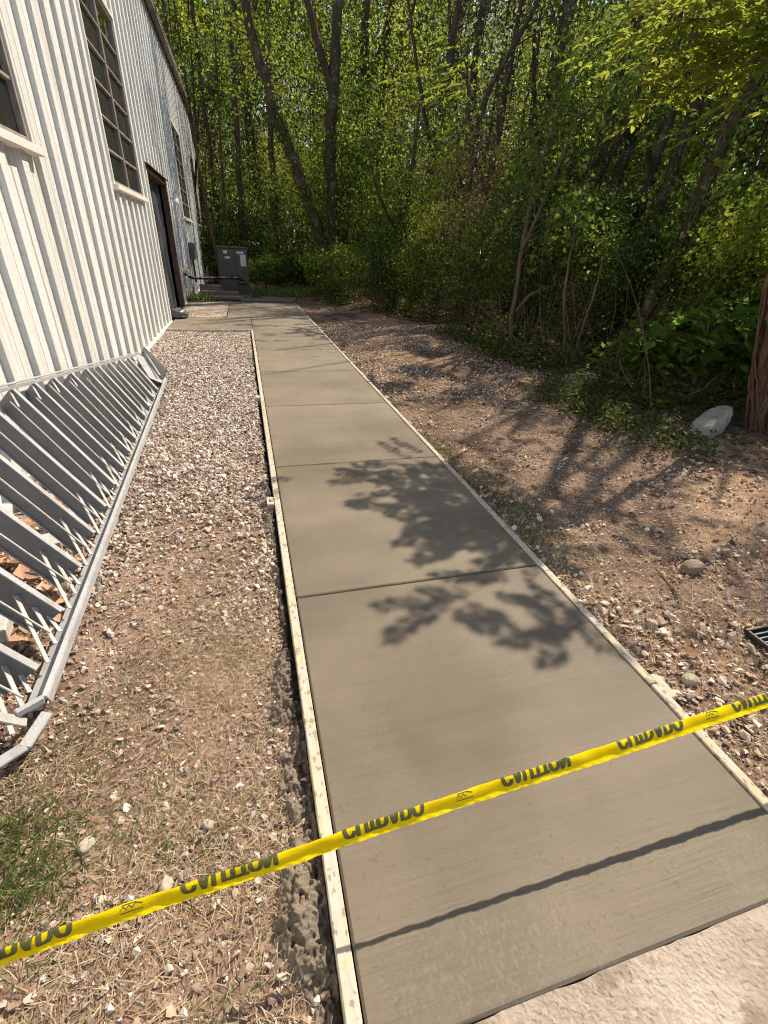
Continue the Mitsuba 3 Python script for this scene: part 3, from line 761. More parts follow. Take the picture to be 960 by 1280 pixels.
words = [('CUIDADO', -0.635, -0.4357), ('CAUTION', -0.2345, -0.0427), ('CUIDADO', 0.1047, 0.2952), ('CAUTION', 0.5005, 0.6917), ('CUIDADO', 0.8416, 1.0528), ('CAUTION', 1.235, 1.42)]
for wd, xa, xb in words:
    put(K + '__lettering', ink(wd, xa, xb), 'm_tape_ink')
for x_ in (-0.350, 0.378, 1.135):
    # small printed mark: a zigzag over a short line
    parts = []
    s0 = np.interp(x_, xs, LENG)
    zig = [(0, .016), (.006, .024), (.011, .016), (.017, .024), (.022, .017), (.030, .025), (.042, .020)]
    for (sa, wa), (sb, wb) in zip(zig[:-1], zig[1:]):
        parts.append((tape_point(s0 + np.array([sa, sb, sb, sa]), np.array([wa, wb, wb + .0032, wa + .0032]), np.full(4, .0005)), np.array([[0, 1, 2, 3]])))
    for sa, sb, wl in ((0.0, 0.042, 0.0095), (0.004, 0.030, 0.027)):
        q = np.linspace(sa, sb, 7)
        for t0, t1 in zip(q[:-1], q[1:]):
            parts.append((tape_point(s0 + np.array([t0, t1, t1, t0]), np.array([wl, wl, wl + .0022, wl + .0022]), np.full(4, .0005)), np.array([[0, 1, 2, 3]])))
    put(K + '__mark', join(parts), 'm_tape_ink')
# posts that hold the tape, outside the frame
for x, y, zt, lab in ((-1.415, 0.456, 0.22, 'short wooden stake holding the left end of the yellow tape'), (2.115, 0.576, 0.55, 'wooden stake holding the right end of the yellow tape')):
    k = thing('tape_post', lab, 'post', 'posts of the caution tape')
    v, f = box((x - 0.02, y - 0.02, -0.2), (x + 0.02, y + 0.02, zt), 0.004)
    scene[k] = mikit.ply((v, f), 'm_board')


# ------------------------------------------------------------------ gravel, stones, litter, grass
ICO = trimesh.creation.icosahedron()
IV, IF = np.array(ICO.vertices), np.array(ICO.faces)


OV_, OF_ = np.array([[1, 0, 0], [-1, 0, 0], [0, 1, 0], [0, -1, 0], [0, 0, 1], [0, 0, -1.0]]), np.array([[0, 2, 4], [2, 1, 4], [1, 3, 4], [3, 0, 4], [2, 0, 5], [1, 2, 5], [3, 1, 5], [0, 3, 5]])


def scatter_stones(name, xy, size, cols, seed, sink=0.3, simple=False):
    r = rgen(seed)
    n = len(xy)
    bv, bf = (OV_, OF_) if simple else (IV, IF)
    m = len(bv)
    protos = np.array([unit(bv + 0.42 * r.normal(size=bv.shape)) * (0.75 + 0.45 * r.random((m, 1))) for k in range(24)])
    kind = r.integers(0, 24, n)
    sc = size[:, None] * np.stack([1 + 0.3 * r.random(n), 0.75 + 0.3 * r.random(n), 0.45 + 0.35 * r.random(n)], -1) * 0.5
    a = r.random(n) * 2 * np.pi
    tl = r.normal(size=(n, 2)) * 0.45
    v = protos[kind] * sc[:, None, :]
    v[..., 2] += v[..., 0] * tl[:, :1] + v[..., 1] * tl[:, 1:]
    ca, sa = np.cos(a)[:, None], np.sin(a)[:, None]
    x, y = v[..., 0] * ca - v[..., 1] * sa, v[..., 0] * sa + v[..., 1] * ca
    z = v[..., 2] + (gz(xy[:, 0], xy[:, 1]) + sc[:, 2] * (1 - 2 * sink) + size * 0.35 * r.random(n))[:, None]
    V = np.stack([x + xy[:, :1], y + xy[:, 1:], z], -1).reshape(-1, 3)
    put(name, (V, (bf[None] + m * np.arange(n)[:, None, None]).reshape(-1, 3)), 'm_stone', color=np.repeat(cols, m, 0))


def stone_cols(n, r, pal, jit=0.16):
    pal = np.array(pal)
    c = pal[r.integers(0, len(pal), n)]
    return np.clip(c * (1 + jit * r.normal(size=(n, 1))) * (1 + 0.022 * r.normal(size=(n, 3))), 0.02, 0.85)


PAL = [(0.464, 0.397, 0.342), (0.580, 0.512, 0.454), (0.406, 0.316, 0.258), (0.638, 0.586, 0.532), (0.499, 0.385, 0.308), (0.325, 0.265, 0.224), (0.719, 0.678, 0.627), (0.441, 0.385, 0.347)]
r = rgen(77)


def place_stones(n, x0, x1, y0, y1, dens, r):
    xy = np.stack([r.uniform(x0, x1, n), r.uniform(y0, y1, n)], -1)
    return xy[r.random(n) < dens(xy[:, 0], xy[:, 1])]


def on_left(x, y):
    d = np.interp(y, [0.2, 0.9, 1.4, 2.2, 3.0, 4.0, 9.4], [0.16, 0.24, 0.50, 0.88, 1.0, 1.0, 1.0])
    patch = meshkit.fbm(np.stack([x * 1.8, y * 1.5, x * 0], -1), 4, 44)
    d = np.where(y < 3.2, d * np.clip((patch - 0.24) * 5, 0.3, 1.6), d)
    # paler stones heaped left of the tape
    d = np.maximum(d, 0.85 * np.exp(-((x + 0.42) / 0.11) ** 2 - ((y - 0.62 + 0.25 * (x + 0.42)) / 0.05) ** 2))
    return np.where((x < -1.42) | (x > 0.045), 0, d)


xy = place_stones(80000, -1.42, 0.05, 0.1, 9.42, on_left, r)
sz = np.clip(r.lognormal(np.log(np.where(xy[:, 1] < 1.8, 0.0155, 0.0185)), 0.36, len(xy)), 0.008, np.where(xy[:, 1] < 1.6, 0.024, 0.036))
col = stone_cols(len(xy), r, PAL)
muddy = r.random(len(xy)) < np.interp(xy[:, 1] + 1.2 * (meshkit.fbm(np.c_[xy * 1.6, xy[:, 0] * 0], 3, 63) - 0.5), [1.6, 4.2], [0.9, 0.06])
col = np.where(muddy[:, None], col * np.array([0.78, 0.71, 0.65]), col)
nearer = xy[:, 1] < 3.6
scatter_stones('gravel', xy[nearer], sz[nearer], col[nearer], 1)
tag('gravel', 'pinkish grey gravel mixed with soil left of the near path', 'gravel', kind='stuff')
scatter_stones('gravel', xy[~nearer], sz[~nearer], col[~nearer], 21, simple=True)
tag('gravel_001', 'deep bed of pinkish grey gravel between the far path and the building', 'gravel', kind='stuff')
xy = place_stones(72000, 1.40, 4.3, 0.2, 10.5, lambda x, y: np.clip((meshkit.fbm(np.stack([x * 1.1, y * 1.0, x * 0], -1), 4, 91) - 0.30) * 4.5, 0.10, 1) * np.interp(x, [1.4, 2.2, 3.2, 4.2], [1, 0.85, 0.5, 0.1]), r)
sz = np.clip(r.lognormal(math.log(0.0175), 0.42, len(xy)), 0.008, 0.055)
col = stone_cols(len(xy), r, PAL, 0.22) * np.array([0.95, 0.85, 0.75])
nearer = xy[:, 1] < 2.6
scatter_stones('gravel', xy[nearer], sz[nearer], col[nearer], 2)
tag('gravel_002', 'scattered gravel in the soil right of the near path', 'gravel', kind='stuff')
scatter_stones('gravel', xy[~nearer], sz[~nearer], col[~nearer], 22, simple=True)
tag('gravel_003', 'scattered gravel in the shaded soil right of the far path', 'gravel', kind='stuff')
# fine grit
xy = place_stones(95000, -1.42, 3.2, 0.1, 4.5, lambda x, y: np.where((x < 0.02) | (x > 1.40), 1, 0) * np.interp(y, [0, 2, 4.5], [1, 0.8, 0.3]), r)
scatter_stones('grit', xy, r.uniform(0.004, 0.011, len(xy)), stone_cols(len(xy), r, PAL + [(0.26, 0.16, 0.11), (0.30, 0.19, 0.13)], 0.2), 23, simple=True)
tag('grit', 'fine grit and crumbs of soil on both sides of the near path', 'grit', kind='stuff')


def blades(xy, length, width, cols, seed, up=0.2, flat=True, zoff=0.004):
    """Thin tapering blades; up = how far they rise."""
    r = rgen(seed)
    n = len(xy)
    a = r.random(n) * 2 * np.pi
    d = np.stack([np.cos(a), np.sin(a), np.clip(up + 0.35 * up * r.normal(size=n), 0.0, 3)], -1)
    d = unit(d)
    side = unit(np.stack([-d[:, 1], d[:, 0], 0.3 * r.normal(size=n)], -1))
    p0 = np.stack([xy[:, 0], xy[:, 1], gz(xy[:, 0], xy[:, 1]) + zoff + 0.006 * r.random(n)], -1)
    L = length[:, None]
    bend = np.stack([0.35 * r.normal(size=n), 0.35 * r.normal(size=n), -0.25 * np.ones(n) * (up > 0.3)], -1)
    p1 = p0 + d * L * 0.5 + bend * L * 0.08
    p2 = p0 + d * L + bend * L * 0.32
    w = width[:, None] / 2
    V = np.stack([p0 - side * w, p0 + side * w, p1 + side * w * 0.9, p1 - side * w * 0.9, p2], 1).reshape(-1, 3)
    f = np.array([[0, 1, 2], [0, 2, 3], [3, 2, 4]])
    Fc = (f[None] + 5 * np.arange(n)[:, None, None]).reshape(-1, 3)
    return V, Fc, np.repeat(cols, 5, 0)


STRAW = [(0.32, 0.235, 0.16), (0.38, 0.29, 0.20), (0.25, 0.155, 0.10), (0.29, 0.19, 0.13), (0.42, 0.35, 0.25), (0.20, 0.125, 0.085), (0.30, 0.28, 0.17)]


def left_straw(x, y):
    d = np.interp(y, [0.1, 1.6, 2.6, 4.0, 6], [1.0, 0.85, 0.25, 0.03, 0.0])
    return d * np.clip((meshkit.fbm(np.stack([x * 3, y * 3, x * 0], -1), 3, 5) - 0.25) * 3, 0.1, 1) * (x < 0.0)


xy = place_stones(130000, -1.42, -0.01, 0.05, 5.5, left_straw, r)
n = len(xy)
V, Fc, C = blades(xy, r.uniform(0.012, 0.058, n), r.uniform(0.0010, 0.0026, n), stone_cols(n, r, STRAW, 0.2), 3, up=0.16)
put('dry_grass', (V, Fc), 'm_litter', color=C)
tag('dry_grass', 'dead straw coloured grass matted on the soil left of the path', 'grass', kind='stuff')
xy = place_stones(60000, 1.40, 4.4, 0.2, 9.0, lambda x, y: np.clip((meshkit.fbm(np.stack([x * 1.4, y * 1.2, x * 0], -1), 3, 15) - 0.3) * 3, 0.05, 1), r)
n = len(xy)
V, Fc, C = blades(xy, r.uniform(0.02, 0.08, n), r.uniform(0.0012, 0.0028, n), stone_cols(n, r, STRAW, 0.2), 4, up=0.12)
put('dry_grass', (V, Fc), 'm_litter', color=C)
tag('dry_grass_001', 'dead straw and pine needles on the shaded soil right of the path', 'grass', kind='stuff')
GREEN = [(0.15, 0.215, 0.055), (0.19, 0.24, 0.085), (0.12, 0.17, 0.05), (0.24, 0.25, 0.12)]


def green_left(x, y):
    g = 0.10 * (meshkit.fbm(np.stack([x * 2.6, y * 2.6, x * 0], -1), 3, 25) > 0.52) * np.interp(y, [0, 2.6, 4.5, 7], [1, 0.8, 0.3, 0.0])
    for (cx_, cy_, s, w) in [(-0.76, 0.82, 0.12, 0.75), (-0.64, 0.72, 0.06, 0.6), (-0.80, 0.72, 0.08, 0.8), (-0.40, 0.86, 0.10, 0.35), (-0.22, 0.80, 0.09, 0.25), (-0.62, 1.22, 0.07, 0.4), (-0.15, 1.45, 0.06, 0.4), (0.0, 1.36, 0.03, 0.6), (-0.16, 0.36, 0.05, 0.4), (-0.55, 1.45, 0.06, 0.3), (-0.12, 2.1, 0.08, 0.2), (-0.52, 2.9, 0.09, 0.25)]:
        g = g + w * np.exp(-((x - cx_) ** 2 + (y - cy_) ** 2) / (2 * s * s))
    return np.where(x < 0.02, g, 0)


xy = place_stones(70000, -1.4, 0.02, 0.1, 5.5, green_left, r)
n = len(xy)
tall = np.exp(-((xy[:, 0] + 0.74) ** 2 + (xy[:, 1] - 0.80) ** 2) / 0.05)
V, Fc, C = blades(xy, r.uniform(0.012, 0.050, n) * (1 + 0.8 * tall), r.uniform(0.0013, 0.0034, n) * (1 + 0.8 * tall), stone_cols(n, r, GREEN, 0.2), 6, up=0.75)
put('grass', (V, Fc), 'm_leaf', color=C)
tag('grass', 'thin green grass coming up through the soil and gravel left of the path', 'grass', kind='stuff')
xy = np.concatenate([np.stack([r.normal(1.48, 0.05, 500), r.normal(3.1, 0.5, 500)], -1), np.stack([r.normal(1.58, 0.10, 700), r.normal(2.1, 0.35, 700)], -1),
                     np.stack([r.normal(2.25, 0.12, 500), r.normal(0.85, 0.12, 500)], -1), np.stack([r.normal(-1.25, 0.14, 900), r.normal(14.35, 0.22, 900)], -1),
                     np.stack([r.normal(-1.3, 0.06, 300), r.normal(11.1, 0.2, 300)], -1), np.stack([r.normal(1.5, 0.7, 2600), r.normal(17.0, 0.7, 2600)], -1)])
xy = xy[(xy[:, 0] > 1.41) | (xy[:, 1] > 10.9)]
n = len(xy)
ln = np.where(xy[:, 1] > 10, r.uniform(0.12, 0.42, n), r.uniform(0.02, 0.06, n))
V, Fc, C = blades(xy, ln, ln * 0.05 + 0.002, stone_cols(n, r, GREEN, 0.2) * 1.05, 7, up=1.3)
put('grass', (V, Fc), 'm_leaf', color=C)
tag('grass_001', 'sparse green grass right of the path and tufts by the far doorway', 'grass', kind='stuff')


def leaf_quads(c, size, cols, r, up=0.55, droop=0.25, wide=0.34):
    n = len(c)
    nrm = unit(r.normal(size=(n, 3)) * (1 - up) + np.array([0, 0, 1.0]) * up)
    ax = r.normal(size=(n, 3))
    ax = ax - nrm * (ax * nrm).sum(1, keepdims=True)
    ax = unit(ax)
    ax = unit(ax + np.array([0, 0, -droop]))
    sd = unit(np.cross(nrm, ax))
    nrm = np.cross(ax, sd)
    L = size[:, None]
    W = L * wide * r.uniform(0.8, 1.2, (n, 1))
    fold = nrm * L * r.uniform(0.02, 0.12, (n, 1))
    V = np.stack([c, c + ax * L * 0.42 + sd * W + fold, c + ax * L - nrm * L * 0.08, c + ax * L * 0.42 - sd * W + fold], 1).reshape(-1, 3)
    f = np.array([[0, 1, 2], [0, 2, 3]])
    return V, (f[None] + 4 * np.arange(n)[:, None, None]).reshape(-1, 3), np.repeat(cols, 4, 0)


# fallen leaves under the wood's edge and in the frame's shade
xy = np.stack([r.uniform(1.45, 12, 26000), r.uniform(0.5, 24, 26000)], -1)
dn = np.clip((xy[:, 0] - edge_x(xy[:, 1]) + 0.7) / 1.2, 0.03, 1)
xy = xy[r.random(len(xy)) < dn]
n = len(xy)
c = np.stack([xy[:, 0], xy[:, 1], gz(xy[:, 0], xy[:, 1]) + 0.006 + 0.02 * r.random(n)], -1)
BROWN = [(0.16, 0.09, 0.05), (0.24, 0.15, 0.09), (0.11, 0.065, 0.04), (0.30, 0.21, 0.13), (0.20, 0.11, 0.06)]
V, Fc, C = leaf_quads(c, r.uniform(0.04, 0.10, n), stone_cols(n, r, BROWN, 0.2), r, up=0.8, droop=0)
put('leaf_litter', (V, Fc), 'm_litter', color=C)
tag('leaf_litter', 'brown fallen leaves under the trees right of the path', 'leaves', kind='stuff')
xy = np.stack([r.uniform(-1.40, -0.92, 900), r.uniform(0.6, 4.2, 900)], -1)
n = len(xy)
c = np.stack([xy[:, 0], xy[:, 1], gz(xy[:, 0], xy[:, 1]) + 0.006 + 0.02 * r.random(n)], -1)
V, Fc, C = leaf_quads(c, r.uniform(0.05, 0.11, n), stone_cols(n, r, [(0.34, 0.16, 0.09), (0.26, 0.15, 0.10), (0.45, 0.28, 0.18), (0.30, 0.20, 0.14)], 0.2), r, up=0.8, droop=0)
put('leaf_litter', (V, Fc), 'm_litter', color=C)
tag('leaf_litter_001', 'reddish fallen leaves under the metal truss', 'leaves', kind='stuff')


def boulder(key, c, size, seed, mat, amp=0.35, rot=0.0, tilt=0.0, sub=4):
    m = trimesh.creation.icosphere(sub, 1.0)
    v = np.array(m.vertices)
    v = np.sign(v) * np.abs(v) ** 0.75
    v = v * (1 + amp * (meshkit.fbm(v * 1.5 + seed, 4, seed)[:, None] - 0.5) + 0.06 * (meshkit.fbm(v * 7 + seed, 3, seed)[:, None] - 0.5))
    v = v * np.array(size) / 2
    R1 = trimesh.transformations.rotation_matrix(tilt, [0, 1, 0])[:3, :3]
    R2 = trimesh.transformations.rotation_matrix(rot, [0, 0, 1])[:3, :3]
    v = v @ R1.T @ R2.T + np.array(c)
    put(key, (v, m.faces), mat, smooth=35)


k = thing('rock', 'pale wedge shaped rock lying at the foot of the reddish tree', 'rock')
boulder(k, (4.16, 3.22, 0.10), (0.62, 0.24, 0.17), 3, 'm_rock', 0.55, 0.42, -0.26)
k = thing('cobble', 'rounded tan cobble in the shade right of the path', 'stone')
boulder(k, (2.19, 1.47, -0.018), (0.125, 0.085, 0.075), 5, 'm_boulder', 0.2, 0.2)
k = thing('rock', 'grey lump of broken rubble at the edge of the undergrowth', 'rock')
boulder(k, (4.02, 4.95, 0.05), (0.62, 0.30, 0.26), 9, 'm_rock', 0.5, 0.1)
for i, (x, y, s, lab) in enumerate([(1.545, 0.86, 0.05, 'white stone beside the right form board, nearest the tape'), (-0.33, 0.655, 0.032, 'pale stone with a dark side between the tape and the green grass'),
                                    (-0.235, 0.78, 0.026, 'small pale stone standing alone left of the cement spill'), (-0.545, 0.80, 0.035, 'grey stone lying alone beside the green grass'), (1.63, 1.15, 0.04, 'pale stone in the soil beside the right form board')]):
    k = thing('loose_stone', lab, 'stone', 'loose pale stones')
    boulder(k, (x, y, float(gz(x, y)) + s * 0.35), (s * 1.2, s * 0.95, s * 0.9), 20 + i, 'm_rock', 0.5, i * 1.3, 0, 2)
# drain grate at the right border
k = thing('drain_grate', 'small dark slotted grate lying in the soil at the right border', 'grate')
gx, gy = 2.115, 0.935
zg = float(gz(gx, gy)) + 0.02
put(k + '__frame', join([box((gx - 0.11, gy - 0.085, zg), (gx + 0.11, gy - 0.07, zg + 0.02), 0.003), box((gx - 0.11, gy + 0.07, zg), (gx + 0.11, gy + 0.085, zg + 0.02), 0.003),
                         box((gx - 0.11, gy - 0.07, zg), (gx - 0.095, gy + 0.07, zg + 0.02), 0.003), box((gx + 0.095, gy - 0.07, zg), (gx + 0.11, gy + 0.07, zg + 0.02), 0.003), box((gx - 0.1, gy - 0.075, zg - 0.03), (gx + 0.1, gy + 0.075, zg + 0.002))]), 'm_black_foam')
for i in range(5):
    put(k + '__bar', box((gx - 0.094, gy - 0.052 + 0.024 * i, zg + 0.006), (gx + 0.094, gy - 0.044 + 0.024 * i, zg + 0.018), 0.002), 'm_box')
# fallen sticks
for i, (pts, rad, lab) in enumerate([([(2.46, 3.05), (2.55, 3.09), (2.66, 3.06), (2.72, 3.10)], 0.011, 'pale crooked stick on the sunlit soil right of the path'),
                                     ([(1.86, 1.22), (1.93, 1.32), (1.98, 1.42), (2.0, 1.52)], 0.006, 'thin curved root by the rounded cobble'),
                                     ([(3.5, 11.2), (4.2, 11.0), (5.0, 10.9)], 0.035, 'pale fallen branch at the edge of the wood beside the far path'),
                                     ([(4.2, 4.2), (4.45, 4.6), (4.6, 5.1)], 0.010, 'thin grey twig poking out of the weeds')]):
    k = thing('fallen_stick', lab, 'stick')
    P = np.array([(x, y, float(gz(x, y)) + rad * 0.7 + 0.012 * (j % 2)) for j, (x, y) in enumerate(pts)])
    P = smooth_path(P, 12)
    put(k, tube(P, np.linspace(rad, rad * 0.6, 12), 6, rgen(i), 0.08), 'm_pale_bark', smooth=50)

# ------------------------------------------------------------------ trees
YEL = [(0.234, 0.281, 0.031), (0.291, 0.324, 0.040), (0.177, 0.244, 0.031), (0.320, 0.338, 0.060)]
MID = [(0.135, 0.199, 0.034), (0.170, 0.234, 0.043), (0.106, 0.159, 0.031), (0.206, 0.248, 0.051)]
DRK = [(0.074, 0.124, 0.030), (0.095, 0.151, 0.036), (0.057, 0.101, 0.024), (0.121, 0.176, 0.043)]
OLV = [(0.140, 0.161, 0.049), (0.175, 0.182, 0.063), (0.112, 0.126, 0.039), (0.210, 0.210, 0.084)]


def crown_points(blobs, r, per_clump, spread, open_sun=True):
    cl, pts = [], []
    wt = []
    for (c, rad, n, *k) in blobs:
        wt += [k[0] if k else 1.0] * n
        d = unit(r.normal(size=(n, 3)))
        q = np.array(c) + d * np.array(rad) * (r.random((n, 1)) ** 0.45)
        cl.append(q)
    cl = np.vstack(cl)
    m = r.poisson(per_clump * np.array(wt), len(cl)) + 1
    idx = np.repeat(np.arange(len(cl)), m)
    sc = (spread * r.uniform(0.6, 1.4, len(cl)))[idx][:, None]
    off = r.normal(size=(len(idx), 3)) * sc * np.array([1, 1, 0.55])
    pts = cl[idx] + off
    if not open_sun:
        return cl, pts, idx
    # the crowns stop short where they would close over the open, sunlit strip between wood and building
    g_ = pts[:, :2] - np.array(SUN[:2]) * pts[:, 2:]
    bad = (g_[:, 0] > -1.6) & (g_[:, 0] < 1.42) & (g_[:, 1] > -0.5) & (g_[:, 1] < 11.6)
    gap = (g_[:, 0] >= 1.42) & (g_[:, 0] < 3.4) & (g_[:, 1] < 9) & (meshkit.fbm(np.stack([g_[:, 0] * 2.2, g_[:, 1] * 1.5, g_[:, 0] * 0], -1), 3, 71) > 0.47)
    e_ = pts[:, :2] - np.array(SUN[:2]) * (pts[:, 2:] - 1.0)
    glade = (pts[:, 2] > 2.4) & (e_[:, 0] > 3.2) & (e_[:, 0] < 7.0) & (e_[:, 1] > 2.0) & (e_[:, 1] < 13) & (meshkit.fbm(np.stack([e_[:, 0] * 0.9, e_[:, 1] * 0.9, e_[:, 0] * 0], -1), 3, 72) > 0.48)
    t_ = (pts[:, 0] - WX) / SUN[0]
    yw, zw = pts[:, 1] - SUN[1] * t_, pts[:, 2] - t_
    wall_ = (t_ > 0) & (zw > -0.2) & (zw < 6) & ((yw < 11.2) | (meshkit.fbm(np.stack([yw * 0.8, zw * 0.30, yw * 0], -1), 3, 73) > 0.46))
    ok = ~(bad | gap | glade | wall_)
    return cl, pts[ok], idx[ok]


def limbs(cl, stems, r, frac, rad):
    """Twigs from the nearest lower point of the stems to some of the leaf clumps."""
    out = []
    allp = np.vstack([s for s in stems])
    for q in (cl[r.random(len(cl)) < frac] if len(cl) else []):
        d = np.linalg.norm((allp[:, :3] - q) * [1, 1, 0.8], axis=1) + 1.5 * np.clip(allp[:, 2] - q[2] + 0.2, 0, None)
        s = allp[d.argmin()]
        a = s[:3]
        mid = (a + q) / 2 + np.array([0, 0, 0.12 * np.linalg.norm(q - a)]) + r.normal(size=3) * 0.06
        P = smooth_path(np.array([a, mid, q]), 6)
        R = np.linspace(min(s[3] * 0.5, rad), rad * 0.25, 6)
        out.append(tube(P, R, 4, None, 0, cap=False))
    return out


def tree(name, label, cat, group, stems, blobs, per_clump, spread, leaf, pal, seed, mat='m_leaf', bark='m_bark', frac=0.25, twig=0.02, wide=0.34, up=0.5, crown='crown', drop=0.25, wob=0.22):
    """stems: polylines of (x, y, z, radius)."""
    r = rgen(seed)
    key = thing(name, label, cat, group)
    sm = [smooth_path(np.array(s, float), max(8, 5 * len(s))) for s in stems]
    for s in sm:
        s[:, :3] += wob * s[:, 3:4] * r.normal(size=(len(s), 3))
    for s in sm:
        put(key + '__trunk', tube(s[:, :3], s[:, 3], 10, r, 0.07), bark, smooth=60)
    if blobs:
        cl, pts, idx = crown_points(blobs, r, per_clump, spread)
        lb = limbs(cl[np.bincount(idx, minlength=len(cl)) > 0.45 * per_clump], sm, r, frac, twig)
        if lb:
            put(key + '__branches', join(lb), bark, smooth=60)
            tag(key + '__branches', kind='stuff')
        pal = np.array(pal)
        cc = pal[r.integers(0, len(pal), len(cl))] * (1 + 0.12 * r.normal(size=(len(cl), 1)))
        cols = np.clip(cc[idx] * (1 + 0.16 * r.normal(size=(len(idx), 1))) * (1 + 0.05 * r.normal(size=(len(idx), 3))), 0.01, 0.6)
        V, Fc, C = leaf_quads(pts, leaf * r.uniform(0.6, 1.35, len(pts)), cols, r, up=up, wide=wide, droop=drop)
        put(key + '__' + crown, (V, Fc), mat, color=C)
    return key


def g(x, y):
    return float(gz(x, y))


# twin-trunk tree behind the far end of the path
tree('forked_tree', 'ivy covered tree with two main trunks spreading from one foot beyond the path end', 'tree', None,
     [[(2.70, 16.2, 0, .24), (2.55, 16.1, 1.0, .17), (2.03, 16, 2.6, .15), (1.60, 16, 3.6, .14), (1.16, 16, 4.6, .13), (0.64, 16, 6.5, .11), (0.2, 16, 9, .08), (0, 16.2, 12, .04)],
      [(2.80, 16.2, 0, .24), (2.80, 16.1, 1.0, .18), (2.69, 16, 3.5, .16), (2.80, 16, 4.8, .15), (2.88, 16, 6.0, .13), (3.05, 16, 7.5, .11), (3.3, 16, 10, .08), (3.4, 16, 13, .04)],
      [(2.76, 16, 5.0, .10), (2.45, 16, 5.8, .09), (2.17, 16, 6.7, .08), (1.9, 16, 8.5, .05)],
      [(2.9, 16.3, 0, .10), (3.15, 16.4, 1.6, .08), (3.35, 16.4, 2.9, .05)]],
     [((0.3, 16.5, 9.5), (2.0, 2.2, 2.4), 20, 4), ((3.3, 16.5, 10.5), (2.2, 2.4, 2.8), 20, 4), ((1.6, 16.8, 6.0), (2.0, 1.4, 1.6), 100), ((2.6, 16.8, 3.4), (1.6, 0.8, 1.6), 80)],
     26, 0.22, 0.085, YEL, 101)


def ivy(key, pts, n, seed, rad=.16, leaf=.075, pal=DRK + MID):
    """Leaves of a climber wrapped round a stem."""
    r = rgen(seed)
    p = smooth_path(np.array(pts, float), 60)
    i = r.integers(0, 60, n)
    thick = rad * (0.5 + 1.2 * meshkit.fbm(p[:, :3] * 2.2, 3, seed))[i][:, None]
    d = unit(r.normal(size=(n, 3)) * [1, 1, .3])
    c = p[i, :3] + d * thick * r.uniform(.6, 1.2, (n, 1)) + [0, 0, 0.04] * r.normal(size=(n, 1))
    V, F_, C = leaf_quads(c, leaf * r.uniform(.6, 1.3, n), stone_cols(n, r, pal, .2), r, up=.25, wide=.45, droop=.5)
    put(key + '__ivy', (V, F_), 'm_gloss_leaf', color=C)
    tb = [tube(smooth_path(np.c_[p[::12, :3] + r.normal(size=(5, 3)) * rad * .45], 14), .014, 5, r, .1, cap=False) for _ in range(5)]
    put(key + '__vine', join(tb), 'm_pale_bark', smooth=60)


ivy('forked_tree', [(2.62, 16.1, .3, 0), (2.03, 16, 2.6, 0), (1.60, 16, 3.6, 0), (1.16, 16, 4.6, 0)], 1500, 41)
ivy('forked_tree', [(2.80, 16.1, .2, 0), (2.69, 16, 3.5, 0), (2.80, 16, 4.8, 0)], 1700, 42)
# leaning and upright trunks farther back (x, y, lean x, radius, height, palette, label)
back = [(0.15, 22.5, 0.2, .13, YEL, 'slender upright tree right behind the brown cabinet'),
        (-0.75, 25.0, -0.1, .12, DRK, 'dark slender tree between the building corner and the brown cabinet'),
        (1.25, 24.5, -0.5, .20, MID, 'ivy wrapped trunk left of the forked tree'),
        (1.35, 21.0, 0.15, .12, MID, 'thin brown trunk just left of the forked tree'),
        (4.5, 20.0, 0.05, .19, YEL, 'tall straight dark trunk behind the forked tree on its right'),
        (5.1, 20.6, 0.3, .14, YEL, 'thinner companion of the tall straight dark trunk'),
        (6.6, 19.0, 0.7, .13, OLV, 'tree with a bare fork high above the middle of the wood'),
        (8.2, 19.5, 1.2, .15, OLV, 'leaning bare topped tree deep in the middle of the wood'),
        (-2.2, 29.5, 0.0, .16, YEL, 'bright green tree rising behind the far building corner')]
for i, (x, y, lx, rd, pal, lab) in enumerate(back):
    H = 11 + (i * 37 % 5)
    tree('woodland_tree', lab, 'tree', 'tall trees at the end of the path',
         [[(x, y, g(x, y) - .1, rd * 1.25), (x + lx * .3, y, 2.5, rd), (x + lx * .8, y, 5.5, rd * .85), (x + lx * 1.2, y, 8.0, rd * .65), (x + lx * 1.5, y, H, rd * .25)],
          [(x + lx * .9, y, 6.0, rd * .5), (x + lx * .9 + .7, y + .2, 7.6, rd * .4), (x + lx * .9 + 1.2, y + .3, 9.5, rd * .2)]],
         [((x + lx * 1.3, y, H - 1.8), (2.0, 2.0, 2.2), 15, 4), ((x + lx, y - .3, 6.4), (2.2, 1.5, 2.0), 120), ((x + lx * .4, y, 3.4), (1.8, 1.0, 1.6), 70)],
         18, 0.26, 0.095, pal, 200 + i)

for nm, pts, sd in (('woodland_tree_002', [(1.2, 24.3, 0, 0), (.9, 24.3, 5.5, 0)], 43), ('woodland_tree_003', [(1.4, 20.8, 0, 0), (1.45, 20.8, 3.4, 0)], 44), ('woodland_tree_004', [(4.5, 19.8, 2, 0), (4.5, 19.8, 7, 0)], 45)):
    ivy(nm, pts, 1300, sd, .22, .09)

